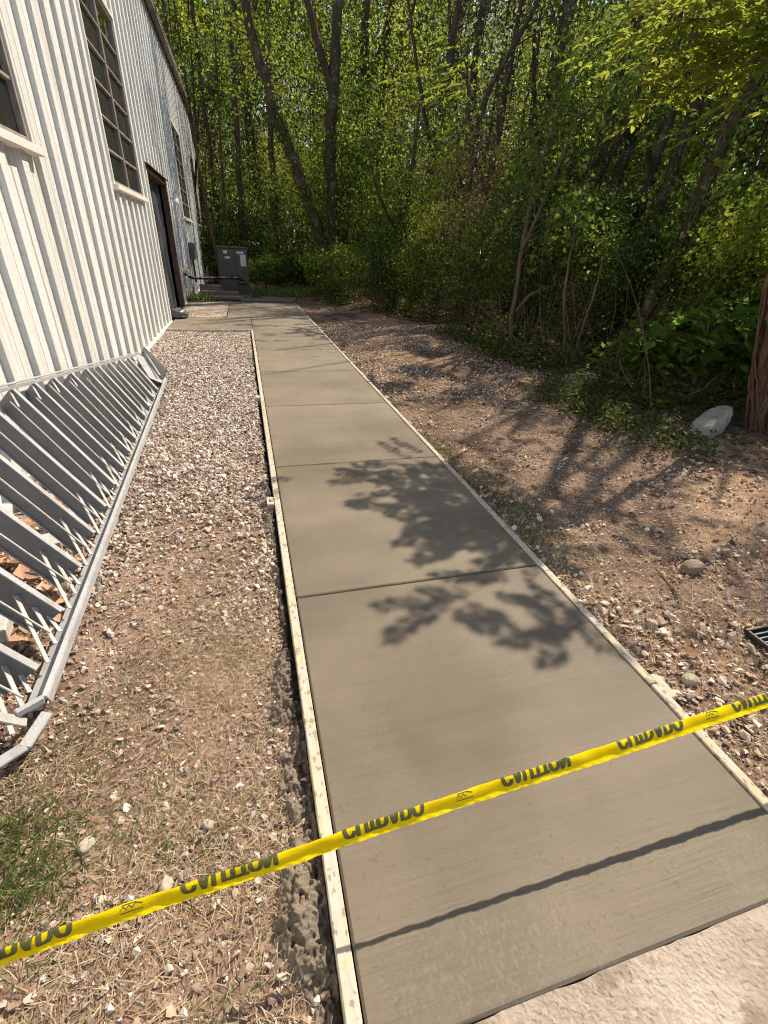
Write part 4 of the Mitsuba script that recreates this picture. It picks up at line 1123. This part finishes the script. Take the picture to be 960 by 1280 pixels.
# right of the path: the wood's edge
tree('maple_sapling', 'leaning pale sapling with star shaped glossy leaves at the middle of the wood edge', 'tree', None,
     [[(4.28, 7.3, 0, .040), (4.22, 7.3, .8, .034), (4.20, 7.3, 1.44, .030), (4.18, 7.25, 2.3, .024), (4.35, 7.2, 3.2, .015), (4.6, 7.2, 3.9, .006)],
      [(4.27, 7.3, .62, .03), (4.55, 7.2, .95, .024), (4.85, 7.1, 1.05, .015)], [(4.19, 7.3, 1.5, .03), (4.35, 7.2, 2.1, .022), (4.6, 7.1, 3.2, .012)]],
     [((4.1, 7.2, 2.5), (.9, .6, 1.0), 120), ((4.7, 7.3, 3.5), (.9, .8, .8), 120), ((4.6, 7.1, 1.7), (.7, .5, .6), 50)],
     15, 0.13, 0.085, MID, 301, mat='m_gloss_leaf', bark='m_pale_bark', twig=.010, wide=.42, up=.6)
tree('privet_tree', 'dense dark evergreen mass with small glossy leaves behind the star leaved sapling', 'tree', None,
     [[(5.0, 8.6, 0, .08), (4.9, 8.5, 1.5, .07), (5.0, 8.4, 2.8, .04), (5.3, 8.4, 4.2, .015)], [(5.1, 8.6, 0, .06), (5.5, 8.5, 1.6, .05), (5.9, 8.3, 3.0, .03)]],
     [((4.6, 8.6, 3.0), (1.3, .8, 1.7), 260), ((5.7, 8.3, 2.4), (1.3, .8, 1.4), 200), ((5.6, 8.5, 4.4), (1.1, 1.0, 1.0), 130)],
     26, 0.17, 0.055, DRK, 302, mat='m_gloss_leaf', twig=.014, wide=.38)
for i, (x, y, lx, h) in enumerate([(4.48, 6.05, -.3, 2.2), (4.52, 5.92, .12, 1.9)]):
    tree('thin_sapling', ['thin pale sapling, left one of the pair at the wood edge', 'thin pale sapling, right one of the pair at the wood edge'][i], 'tree', 'pair of thin saplings',
         [[(x, y, 0, .022), (x + lx * .3, y, .5, .02), (x + lx * .8, y, 1.0, .017), (x + lx, y, h, .008)]],
         [((x + lx, y, h - .2), (.45, .4, .5), 28)], 14, .10, .06, MID, 310 + i, bark='m_pale_bark', twig=.006)
lean = [([(5.1, 8.2, 0, .07), (6.2, 8.9, 2.2, .065), (6.65, 9, 3.1, .06), (7.26, 9, 5.1, .05), (8.0, 9, 7.5, .03)], YEL, 'slim dark trunk leaning right, left one of the two leaning stems'),
        ([(6.3, 9.3, 0, .05), (6.42, 9.1, 3.2, .045), (6.5, 9, 4.14, .04), (6.62, 9, 5.1, .035), (6.9, 9, 7.4, .02)], YEL, 'thin dark upright stem beside the slim leaning trunk'),
        ([(5.40, 6.6, 0, .095), (5.64, 6.5, .91, .085), (5.82, 6.5, 2.5, .075), (5.91, 6.5, 3.2, .07), (6.22, 6.5, 4.3, .065), (6.8, 6.6, 6.0, .04)], YEL, 'thick dark trunk leaning right through the bright green leaves'),
        ([(5.15, 5.6, 0, .09), (5.35, 5.5, 1.6, .085), (5.52, 5.5, 2.5, .08), (5.78, 5.5, 3.4, .075), (6.3, 5.5, 5.2, .07), (7, 5.6, 8, .04)], MID, 'heavy dark trunk at the upper right border')]
for i, (st, pal, lab) in enumerate(lean):
    x, y, z = st[-2][:3]
    tree('leaning_tree', lab, 'tree', None,
         [st, [(st[-2][0], st[-2][1], st[-2][2], .03), (st[-2][0] + .7, y, z + .5, .02), (st[-2][0] + 1.5, y - .1, z + .6, .01)]],
         [((x + .5, y, z + .3), (1.2, 1.1, .9), 40), ((st[2][0] + .2, y + .5, st[2][2] + .5), (1.3, .8, 1.2), 60)], 18, .22, .07, pal, 330 + i, twig=.012)
ivy('leaning_tree_002', [(5.45, 6.55, .2, 0), (5.64, 6.5, .91, 0), (5.82, 6.5, 2.5, 0), (5.91, 6.5, 3.2, 0), (6.22, 6.5, 4.3, 0)], 1500, 46, .15, .06)
ivy('leaning_tree_003', [(5.15, 5.6, .3, 0), (5.35, 5.5, 1.6, 0), (5.52, 5.5, 2.5, 0), (5.78, 5.5, 3.4, 0)], 900, 47, .14, .06)
tree('red_bark_tree', 'reddish vine wrapped trunk at the right border beside the pale rock', 'tree', None,
     [[(4.74, 3.16, -.1, .105), (4.70, 3.2, .2, .075), (4.61, 3.25, .55, .058), (4.48, 3.3, 1.02, .052), (4.24, 3.4, 2.0, .05), (3.98, 3.5, 2.8, .042), (3.75, 3.6, 3.15, .03)],
      [(4.80, 3.1, 0, .02), (4.62, 3.16, .25, .014), (4.67, 3.15, .6, .012), (4.50, 3.2, 1.0, .010)],
      [(3.85, 3.55, 2.95, .035), (3.8, 3.7, 3.0, .022), (3.35, 3.75, 2.9, .014), (3.1, 3.7, 2.86, .007)],
      [(4.0, 3.62, 3.1, .014), (3.75, 4.1, 2.95, .009), (3.4, 4.35, 2.86, .004)], [(3.8, 3.7, 3.0, .012), (3.45, 3.3, 2.9, .008), (3.0, 3.0, 2.85, .004)], [(3.9, 3.5, 2.9, .014), (3.7, 3.0, 2.92, .009), (3.35, 2.65, 2.87, .004)]],
     [((4.6, 4.0, 3.0), (.7, .6, .4), 14)],
     20, .18, .075, YEL, 350, bark='m_red_bark', twig=.012)


def pinnate(bases, dirs, lengths, pairs, leaf, r, pal, sag=0.25):
    """Compound leaves: a stalk with leaflets in pairs and one at the tip."""
    C, AX, SZ, tubes_ = [], [], [], []
    for b, d, L in zip(bases, dirs, lengths):
        d = unit(np.array(d, float))
        s = unit(np.cross(d, [0, 0, 1.0]) + 1e-6)
        t = np.linspace(0.15, 1, pairs)
        rach = np.array(b) + d * L * t[:, None] + np.array([0, 0, -sag * L]) * (t[:, None] ** 2)
        tubes_.append(tube(np.vstack([b, rach]), 0.0022, 3, None, 0, cap=False))
        for i in range(pairs):
            f = 1.0 - 0.35 * abs(t[i] - 0.6) / 0.6
            for q in (-1, 1):
                ax = unit(d * 0.75 + s * q * 0.9 + np.array([0, 0, -0.25 + 0.2 * r.normal()]) + 0.12 * r.normal(size=3))
                C.append(rach[i])
                AX.append(ax)
                SZ.append(leaf * f * r.uniform(0.8, 1.15))
        C.append(rach[-1])
        AX.append(unit(d + np.array([0, 0, -0.4])))
        SZ.append(leaf * 1.15)
    C, AX, SZ = np.array(C), np.array(AX), np.array(SZ)
    n = len(C)
    nrm = unit(np.array([0, 0, 1.0]) + 0.35 * r.normal(size=(n, 3)))
    sd = unit(np.cross(nrm, AX))
    nrm = np.cross(AX, sd)
    L = SZ[:, None]
    W = L * 0.20
    V = np.stack([C, C + AX * L * .30 + sd * W + nrm * L * .04, C + AX * L * .65 + sd * W * .85 + nrm * L * .03, C + AX * L - nrm * L * .06,
                  C + AX * L * .65 - sd * W * .85 + nrm * L * .03, C + AX * L * .30 - sd * W + nrm * L * .04], 1).reshape(-1, 3)
    f = np.array([[0, 1, 5], [1, 2, 4], [1, 4, 5], [2, 3, 4]])
    F_ = (f[None] + 6 * np.arange(n)[:, None, None]).reshape(-1, 3)
    cols = np.array(pal)[r.integers(0, len(pal), n)] * (1 + .12 * r.normal(size=(n, 1)))
    return V, F_, np.repeat(np.clip(cols, .01, .6), 6, 0), tubes_


r = rgen(899)
axis_ = smooth_path(np.array([(4.74, 3.16, -.08), (4.70, 3.2, .2), (4.61, 3.25, .55), (4.48, 3.3, 1.02), (4.24, 3.4, 2.0)]), 60)
tb = []
for q in range(16):
    ph, tw_, R_ = r.uniform(0, 6.28), r.normal() * 3.5, r.uniform(.055, .095)
    i0, i1 = sorted(r.choice(60, 2, replace=False))
    if i1 - i0 < 18:
        i0, i1 = 0, 50
    u_ = np.linspace(0, 1, 60)
    off_ = np.stack([np.cos(ph + tw_ * u_), np.sin(ph + tw_ * u_), u_ * 0], -1) * (R_ * (1.25 - .55 * u_))[:, None] + .012 * r.normal(size=(60, 3)).cumsum(0) * .35
    tb.append(tube((axis_ + off_)[i0:i1], r.uniform(.005, .015), 5, r, .12, cap=False))
put('red_bark_tree__vine', join(tb), 'm_red_bark', smooth=60)
r = rgen(900)
bs, ds, ls = [], [], []
OV = np.array(SUN[:2]) * 2.85      # the sprays hang 2.85 m up, this far from their shade
fingers = [((1.13, 2.73), (0.47, 2.93)), ((1.27, 3.13), (1.06, 3.48)), ((1.22, 2.88), (0.62, 2.98)), ((1.03, 2.37), (0.70, 2.43)), ((0.96, 2.15), (0.76, 2.04)), ((0.96, 1.92), (0.83, 1.92)),
           ((0.83, 1.47), (0.46, 1.49)), ((0.67, 1.41), (0.48, 1.28)), ((0.74, 1.40), (0.85, 1.19)), ((0.87, 1.46), (1.04, 1.32)), ((0.97, 1.54), (0.71, 1.59)), ((1.18, 1.20), (1.08, 1.21)),
           ((1.22, 1.16), (1.05, 1.08)), ((1.14, 1.55), (1.19, 1.30)), ((0.85, 1.74), (0.99, 1.86)), ((1.22, 1.62), (0.98, 1.66)), ((1.45, 1.35), (1.22, 1.20)), ((1.3, 1.3), (1.36, 0.98))]
for a, b in fingers:
    a, b = np.array(a) + OV, np.array(b) + OV
    d = b - a
    L = np.linalg.norm(d)
    k = max(1, int(round(L / 0.34)))
    for i in range(2 * k):
        z = 2.85 + 0.08 * r.normal()
        p = a + d * (i // 2) / k + 0.03 * r.normal(size=2)
        bs.append((p[0], p[1], z))
        ds.append((d[0], d[1], 0.05))
        ls.append(max(L / k, 0.16) * 0.93)
# the dense middle of the spray
from shapely import Polygon as _Pg, Point as _Pt
core = _Pg([(0.93, 2.36), (1.02, 2.75), (1.40, 3.0), (1.62, 2.7), (1.60, 1.75), (1.36, 1.66), (1.20, 1.93), (0.95, 1.89)])
n_ = 0
while n_ < 150:
    p = np.array([r.uniform(0.9, 1.65), r.uniform(1.6, 3.05)])
    if core.contains(_Pt(p)):
        n_ += 1
        a_ = r.uniform(0, 2 * np.pi)
        q = p + OV
        bs.append((q[0] - 0.1 * math.cos(a_), q[1] - 0.1 * math.sin(a_), 2.85 + 0.15 * r.normal()))
        ds.append((math.cos(a_), math.sin(a_), 0.0))
        ls.append(0.26)
# sprays farther right shade the soil, the nearest hang into the picture
for _ in range(46):
    zz = r.uniform(2.7, 3.3)
    q = np.array([r.uniform(3.9, 5.4), r.uniform(1.6, 5.2)])
    if q[0] - SUN[0] * zz < 1.75:
        continue
    bs.append((q[0], q[1], zz))
    a_ = r.uniform(0, 2 * np.pi)
    ds.append((math.cos(a_), math.sin(a_), 0))
    ls.append(r.uniform(.22, .36))
for (x, y, z, n_) in [(3.50, 3.5, 2.75, 6), (3.40, 3.5, 2.30, 5), (3.15, 3.9, 2.95, 7), (3.75, 3.3, 2.55, 6), (2.9, 4.4, 3.3, 5), (3.3, 4.3, 3.1, 5)]:
    for _ in range(n_):
        q = np.array([x, y, z]) + r.normal(size=3) * [.16, .16, .10]
        bs.append(q)
        ds.append((-0.8 + .5 * r.normal(), -.3 + .5 * r.normal(), -.1))
        ls.append(r.uniform(.20, .32))
V, Fc, C, tb = pinnate(bs, ds, ls, 7, 0.085, r, YEL)
put('red_bark_tree__sprays', (V, Fc), 'm_leaf', color=C)
put('red_bark_tree__twigs', join(tb), 'm_pale_bark')
tag('red_bark_tree__twigs', kind='stuff')
tag('red_bark_tree__sprays', 'drooping yellow green compound leaves')

# overhanging branch whose fingers of shade cross the far path
r = rgen(901)
OV2 = np.array(SUN[:2]) * 4.6
bs, ds, ls = [], [], []
for a, b in [((1.26, 10.87), (0.55, 11.29)), ((1.28, 9.23), (0.24, 8.85)), ((0.87, 9.96), (-0.21, 10.02)), ((1.33, 8.36), (1.03, 8.99)), ((1.40, 9.73), (0.77, 8.98)), ((0.72, 8.35), (0.37, 8.15)),
             ((1.7, 9.6), (0.9, 9.7)), ((1.7, 10.3), (1.0, 10.4)), ((1.6, 9.0), (1.0, 9.3)), ((1.7, 10.8), (0.9, 11.1)), ((1.5, 9.9), (0.8, 9.5))]:
    a, b = np.array(a) + OV2, np.array(b) + OV2
    d = b - a
    L = np.linalg.norm(d)
    k = max(2, int(round(L / 0.22)))
    for i in range(k):
        p = a + d * i / k + r.normal(size=2) * .04
        bs.append((p[0], p[1], 4.6 + .10 * r.normal()))
        ds.append((d[0] + .3 * r.normal(), d[1] + .3 * r.normal(), 0))
        ls.append(.34)
V, Fc, C, tb = pinnate(bs, ds, ls, 5, 0.12, r, YEL)
k = tree('overhanging_tree', 'tree at the wood edge whose high branch reaches over the far part of the path', 'tree', None,
         [[(4.7, 10.6, 0, .085), (4.6, 10.6, 2.0, .07), (4.65, 10.5, 3.6, .055), (5.3, 10.5, 5.0, .04), (6.3, 10.5, 6.4, .02)], [(4.4, 10.5, 3.6, .05), (4.6, 11.2, 4.4, .035), (4.6, 11.8, 4.65, .022), (4.2, 12.2, 4.62, .010)], [(4.6, 11.2, 4.4, .02), (4.4, 11.0, 4.6, .014), (4.0, 11.0, 4.6, .006)]],
         [((6.6, 10.6, 5.6), (1.3, 1.5, 1.2), 40), ((5.2, 10.6, 3.4), (1.1, .9, 1.2), 60)], 22, .2, .08, MID, 360, twig=.014)
put(k + '__sprays', (V, Fc), 'm_leaf', color=C)

# mid and tall trees filling the wood
woods = [(3.9, 13.2, 7.5, .10, MID), (4.9, 14.5, 9, .13, YEL), (5.6, 12.2, 8.5, .12, OLV), (6.3, 15.5, 10, .15, MID), (7.2, 12.8, 9, .12, YEL), (7.8, 10.6, 8.5, .12, YEL), (8.2, 8.0, 9, .13, YEL),
         (7.6, 6.2, 9, .12, YEL), (9.0, 5.0, 9, .14, MID), (7.2, 4.4, 7.5, .10, YEL), (6.2, 4.6, 5.2, .07, MID), (6.3, 7.6, 6.5, .08, DRK), (9.5, 11.5, 10, .15, OLV), (10.5, 8.6, 10, .15, YEL), (8.8, 16, 11, .15, YEL)]
WL = ['young tree with mid green leaves at the wood edge just right of the forked tree', 'yellow green tree behind the edge right of the forked tree', 'olive tree above the brown dead brush', 'mid green tree deep in the middle of the wood',
      'yellow green tree above the dark evergreen mass', 'sunlit yellow green tree behind the leaning stems', 'bright yellow tree seen between the two thick leaning trunks', 'bright yellow green tree behind the thick leaning trunk',
      'mid green tree behind the upper right border', 'yellow green tree filling the gap below the heavy leaning trunk', 'low mid green tree above the broad leaved bush', 'dark green tree beneath the slim leaning trunk',
      'olive tree far behind the leaning stems', 'yellow green tree far behind the right border', 'yellow green tree far behind the middle of the wood']
for i, (x, y, H, rd, pal) in enumerate(woods):
    rr = rgen(400 + i)
    lx = rr.uniform(0.2, .9)
    H = min(H, (x - 0.6) / 0.75) if y < 13.5 else H
    tree('forest_tree', WL[i], 'tree', 'trees in the wood right of the path',
         [[(x, y, g(x, y) - .1, rd * 1.2), (x + lx * .3, y, H * .3, rd), (x + lx * .8, y, H * .6, rd * .7), (x + lx * 1.2, y, H, rd * .2)],
          [(x + lx * .5, y, H * .4, rd * .5), (x + lx * .5 - .8, y - .4, H * .6, rd * .3), (x - .9, y - .6, H * .75, rd * .12)]],
         [((x + lx, y, H * .85), (1.6, 1.4, H * .15), 36), ((x + lx * .5, y - .2, H * .5), (1.7, 1.2, H * .22), 110), ((x, y - .3, H * .25), (1.4, .9, H * .18), 70)],
         17, .24, .08, pal, 420 + i, twig=.012)

# shrubs along the edge
shr = [(2.6, 14.8, 1.1, 1.5, MID, 'm_leaf', .07, 'leafy bush right of the foot of the forked tree'), (3.5, 12.6, 1.0, 1.7, DRK, 'm_gloss_leaf', .06, 'dark twiggy shrub at the edge beside the far path'),
       (4.4, 11.6, 1.0, 1.8, MID, 'm_leaf', .06, 'mid green shrub at the edge farther than the saplings'), (4.5, 9.6, 0.9, 1.9, DRK, 'm_gloss_leaf', .055, 'dark shrub with small leaves left of the star leaved sapling'),
       (5.4, 7.2, 0.9, 2.0, DRK, 'm_gloss_leaf', .05, 'glossy shrub between the saplings and the thick leaning trunk'), (5.2, 6.7, 0.7, 1.3, OLV, 'm_gloss_leaf', .05, 'small leaved shrub behind the pair of thin saplings'),
       (6.0, 5.9, 0.9, 2.1, MID, 'm_leaf', .06, 'leafy shrub under the thick leaning trunk'), (5.8, 4.7, 0.8, 1.5, MID, 'm_leaf', .065, 'leafy shrub behind the reddish trunk'), (6.6, 3.9, 1.0, 2.0, MID, 'm_leaf', .06, 'shrub at the right border behind the reddish trunk'),
       (0.9, 18.6, 1.0, 1.0, MID, 'm_leaf', .08, 'low bright bush right behind the brown cabinet'), (2.1, 18.6, 0.9, 1.1, DRK, 'm_leaf', .08, 'dark bush behind the foot of the forked tree'), (-1.0, 22.0, 1.3, 2.4, DRK, 'm_gloss_leaf', .09, 'dark shrub left behind the brown cabinet'),
       (0.6, 23.0, 1.5, 2.8, DRK, 'm_gloss_leaf', .09, 'tall dark shrub behind the brown cabinet')]
for i, (x, y, w, h, pal, mt, lf, lab) in enumerate(shr):
    rr = rgen(500 + i)
    st = []
    for q in range(5):
        a_ = rr.uniform(0, 2 * np.pi)
        st.append([(x + .12 * math.cos(a_), y + .12 * math.sin(a_), g(x, y) - .05, .018), (x + .3 * w * math.cos(a_), y + .3 * w * math.sin(a_), h * .45, .014), (x + .6 * w * math.cos(a_), y + .6 * w * math.sin(a_), h * .9, .006)])
    tree('shrub', lab, 'shrub', 'shrubs along the wood edge', st, [((x, y, h * .60), (w, w * .8, h * .45), 170)], 30, .12, lf * .9, pal, 520 + i, mat=mt, bark='m_pale_bark', frac=.35, twig=.006, crown='foliage', wide=.38)
# bush with broad light leaves left of the red-barked tree
tree('broad_leaved_bush', 'bush with broad bright green leaves left of the reddish trunk', 'bush', None,
     [[(4.6 + .2 * q, 3.9 + .12 * q, 0, .014), (4.5 + .22 * q, 3.85 + .1 * q, .5, .011), (4.35 + .28 * q, 3.8 + .1 * q, .95, .006)] for q in range(5)],
     [((4.75, 3.95, .75), (.7, .4, .38), 90), ((4.4, 4.3, .6), (.5, .4, .3), 40), ((5.1, 3.7, .5), (.4, .3, .3), 26)], 7, .10, .125, [(.13, .21, .035), (.10, .17, .03), (.17, .24, .05)], 601, bark='m_pale_bark', twig=.005, wide=.46, up=.75, crown='foliage', frac=.6, drop=.35)
for i, (c_, rd_, nn, pal_, lab) in enumerate([((5.6, 7.6, 2.6), (.9, .6, .9), 110, DRK, 'dark glossy small leaved sapling left of the thick leaning trunk'), ((6.2, 5.6, 2.4), (.8, .5, .8), 100, MID, 'mid green sapling between the two thick leaning trunks'),
                                          ((5.4, 6.1, 1.3), (.7, .4, .6), 80, DRK, 'low dark glossy sapling at the foot of the thick leaning trunk'), ((5.0, 8.0, 1.2), (.8, .4, .7), 90, DRK, 'low dark sapling left of the pair of thin saplings'),
                                          ((4.6, 10.2, 2.2), (.8, .5, 1.0), 90, OLV, 'olive sapling in front of the dead brush'), ((5.6, 4.7, 1.6), (.7, .4, .5), 90, YEL, 'yellow green sapling above the broad leaved bush'),
                                          ((4.3, 9.0, 1.3), (.7, .5, .9), 120, MID, 'bushy green sapling left of the foot of the star leaved sapling'), ((4.5, 11.6, 2.4), (.8, .6, 1.3), 130, YEL, 'bright sapling in front of the high branched tree'),
                                          ((3.9, 13.0, 2.0), (.8, .6, 1.3), 120, MID, 'green sapling at the edge beyond the dead brush'), ((6.6, 6.8, 3.2), (.9, .7, 1.0), 130, YEL, 'bright yellow green sapling behind the thick leaning trunk'),
                                          ((7.2, 8.6, 4.0), (1.1, .8, 1.1), 140, YEL, 'bright yellow green sapling high behind the leaning stems')]):
    x, y, z = c_
    tree('sapling', lab, 'sapling', 'saplings among the trees', [[(x, y, g(x, y) - .05, .03), (x + .1, y, z * .5, .024), (x + .05, y, z, .014), (x, y, z + rd_[2], .006)]], [(c_, rd_, int(nn * 1.3))], 28, .12, .05, pal_, 380 + i, mat='m_gloss_leaf', twig=.007, wide=.4)
# dead brush with brown stems in the middle of the edge
r = rgen(620)
k = thing('dead_brush', 'tangle of brown dead vines and twigs hanging left of the star leaved sapling', 'brush')
tb = []
for _ in range(150):
    a = np.array([r.uniform(3.9, 5.4), r.uniform(8.8, 9.9), r.uniform(.2, 3.4)])
    d = r.normal(size=3) * [.5, .3, .55] + [0, 0, -.15]
    P = smooth_path(np.array([a, a + d * .5 + r.normal(size=3) * .1, a + d]), 6)
    tb.append(tube(P, np.linspace(r.uniform(.004, .011), .002, 6), 4, None, 0, cap=False))
put(k + '__stems', join(tb), 'm_red_bark')
cc = np.stack([r.normal(4.5, .5, 2200), r.normal(9.4, .3, 2200), np.abs(r.normal(2.3, .8, 2200))], -1)
V, Fc, C = leaf_quads(cc, r.uniform(.03, .07, 2200), stone_cols(2200, r, [(.20, .14, .09), (.27, .20, .13), (.15, .10, .06)], .2), r, up=.3)
put(k + '__leaves', (V, Fc), 'm_litter', color=C)
# twigs along the whole edge, and weeds on the ground
tb = []
for _ in range(240):
    y = r.uniform(2.4, 15)
    x = edge_x(y) + abs(r.normal(0, .7)) + .35
    if math.hypot(x - 4.2, y - 3.1) < .6:
        continue
    a = np.array([x, y, g(x, y) + r.uniform(0, .2)])
    d = np.array([r.normal(0, .35), r.normal(0, .3), abs(r.normal(.55, .5))])
    P = smooth_path(np.array([a, a + d * .5 + r.normal(size=3) * .06, a + d]), 6)
    tb.append(tube(P, np.linspace(r.uniform(.004, .010), .002, 6), 4, None, 0, cap=False))
put('undergrowth_twigs', join(tb), 'm_pale_bark')
tag('undergrowth_twigs', 'bare pale twigs standing in the undergrowth along the wood edge', 'twigs', kind='stuff')
n = 15000
yy = r.uniform(2.2, 18, n)
xx = edge_x(yy) + r.gamma(2.0, .55, n) - .05
pt = np.stack([xx, yy, gz(xx, yy) + r.gamma(2.0, .09, n)], -1)
lo = meshkit.fbm(pt * [1.2, 1.2, 0], 3, 61) > .42
pt = pt[lo & (np.hypot(pt[:, 0] - 4.15, pt[:, 1] - 3.1) > .55)]
n = len(pt)
V, Fc, C = leaf_quads(pt, r.uniform(.035, .09, n), stone_cols(n, r, MID + DRK, .2), r, up=.7, wide=.42)
put('undergrowth', (V, Fc), 'm_leaf', color=C)
tag('undergrowth', 'low green undergrowth on the floor of the wood', 'undergrowth', kind='stuff')
cl = np.concatenate([np.stack([r.normal(3.62, .22, 120), r.normal(4.45, .35, 120)], -1), np.stack([r.normal(3.35, .16, 90), r.normal(3.75, .3, 90)], -1), np.stack([r.normal(3.7, .25, 90), r.normal(3.05, .2, 90)], -1)])
cl = cl[np.hypot(cl[:, 0] - 4.18, cl[:, 1] - 3.15) > .5]
ix = np.repeat(np.arange(len(cl)), 16)
pt = np.stack([cl[ix, 0] + .07 * r.normal(size=len(ix)), cl[ix, 1] + .07 * r.normal(size=len(ix)), gz(cl[ix, 0], cl[ix, 1]) + r.uniform(.0, .20, len(ix))], -1)
n = len(pt)
V, Fc, C = leaf_quads(pt, r.uniform(.022, .05, n), stone_cols(n, r, [(.13, .16, .05), (.09, .13, .035), (.17, .18, .075)], .2), r, up=.7, wide=.4)
put('weeds', (V, Fc), 'm_leaf', color=C)
tag('weeds', 'patch of pale small leaved weeds at the edge of the soil left of the pale rock', 'weeds', kind='stuff')

# the wood behind, one mass of foliage and stems: copies of a few clumps
for q in range(4):
    rr = rgen(700 + q)
    cl, pts, idx = crown_points([((0, 0, 0), (2.0, 1.6, 2.0), 120)], rr, 20, .30, False)
    pal = np.array([MID, YEL, OLV, DRK][q])
    cols = pal[rr.integers(0, 4, len(cl))][idx] * (1 + .2 * rr.normal(size=(len(idx), 1)))
    V, Fc, C = leaf_quads(pts, .115 * rr.uniform(.6, 1.3, len(pts)), np.clip(cols, .01, .6), rr, up=.5)
    scene[f'clump_{q}'] = {'type': 'shapegroup', 'foliage': mikit.ply((V, Fc), 'm_leaf', color=C)}
rr = rgen(710)
n_ = 0


def add_clump(x, y, z, q, s):
    global n_
    t_ = (x - WX) / SUN[0]
    if z > 5 and y < 33 and t_ > 0 and -1.5 < z - t_ < 7 and 9 < y - SUN[1] * t_ < 28 and rr.random() < .55:
        return
    n_ += 1
    scene[f'woodland__{n_:03d}'] = {'type': 'instance', 'shape': {'type': 'ref', 'id': f'clump_{q}'},
                                    'to_world': T().translate([x, y, z]).rotate([0, 0, 1], float(rr.uniform(0, 360))).scale([s, s, s * float(rr.uniform(.8, 1.3))])}


for lay, (z, q0) in enumerate(((1.2, 3), (3.6, 2), (6.2, 0), (8.8, 1), (11.6, 1), (14.6, 1))):
    for x in np.arange(-9 - lay, 20 + lay, 1.9 if lay < 3 else 1.45):
        y = 25 + 2.6 * lay + rr.uniform(-.8, .8) - max(0, x - 6) * .5
        add_clump(x + rr.normal() * .5, y, z + rr.normal() * .4, q0 if rr.random() < .6 else rr.integers(0, 3), rr.uniform(1.0, 1.35) * (1 + .06 * lay))
    if lay < 3:
        for y in np.arange(-2 - lay, 20, 1.7):
            x = 10.8 + 0.35 * lay + rr.uniform(-.8, .8)
            add_clump(x, y + rr.normal() * .5, z + rr.normal() * .4, q0 if rr.random() < .6 else rr.integers(0, 3), rr.uniform(1.0, 1.35) * (1 + .06 * lay))
for z in (1.5, 4.5, 7.5):
    for x in np.arange(-10, 14, 2.2):
        add_clump(x, 38 + rr.uniform(-1, 1), z, rr.integers(0, 4), rr.uniform(1.5, 1.8))
for _ in range(30):
    x, y = rr.uniform(2, 11), rr.uniform(17, 24)
    add_clump(x, y, rr.uniform(.8, 4.5), rr.integers(0, 4), rr.uniform(.6, .95))
tag('woodland', 'deep mass of foliage closing the wood behind all the separate trees', 'woods', kind='stuff')
tb = []
for _ in range(170):
    if rr.random() < .6:
        x, y = rr.uniform(-3.5, 14), rr.uniform(21, 31)
    else:
        x, y = rr.uniform(7, 15), rr.uniform(2, 20)
    rd = rr.uniform(.025, .10)
    H = rr.uniform(5, 11)
    l = rr.normal(size=2) * .5 + [.3, 0]
    P = smooth_path(np.array([(x, y, -.3), (x + l[0] * .4, y + l[1] * .4, H * .4), (x + l[0], y + l[1], H)]), 8)
    tb.append(tube(P, np.linspace(rd, rd * .3, 8), 6, rr, .06, cap=False))
put('far_stems', join(tb), 'm_bark', smooth=60)
tag('far_stems', 'many thin dark stems standing deep in the wood', 'tree trunks', kind='stuff')
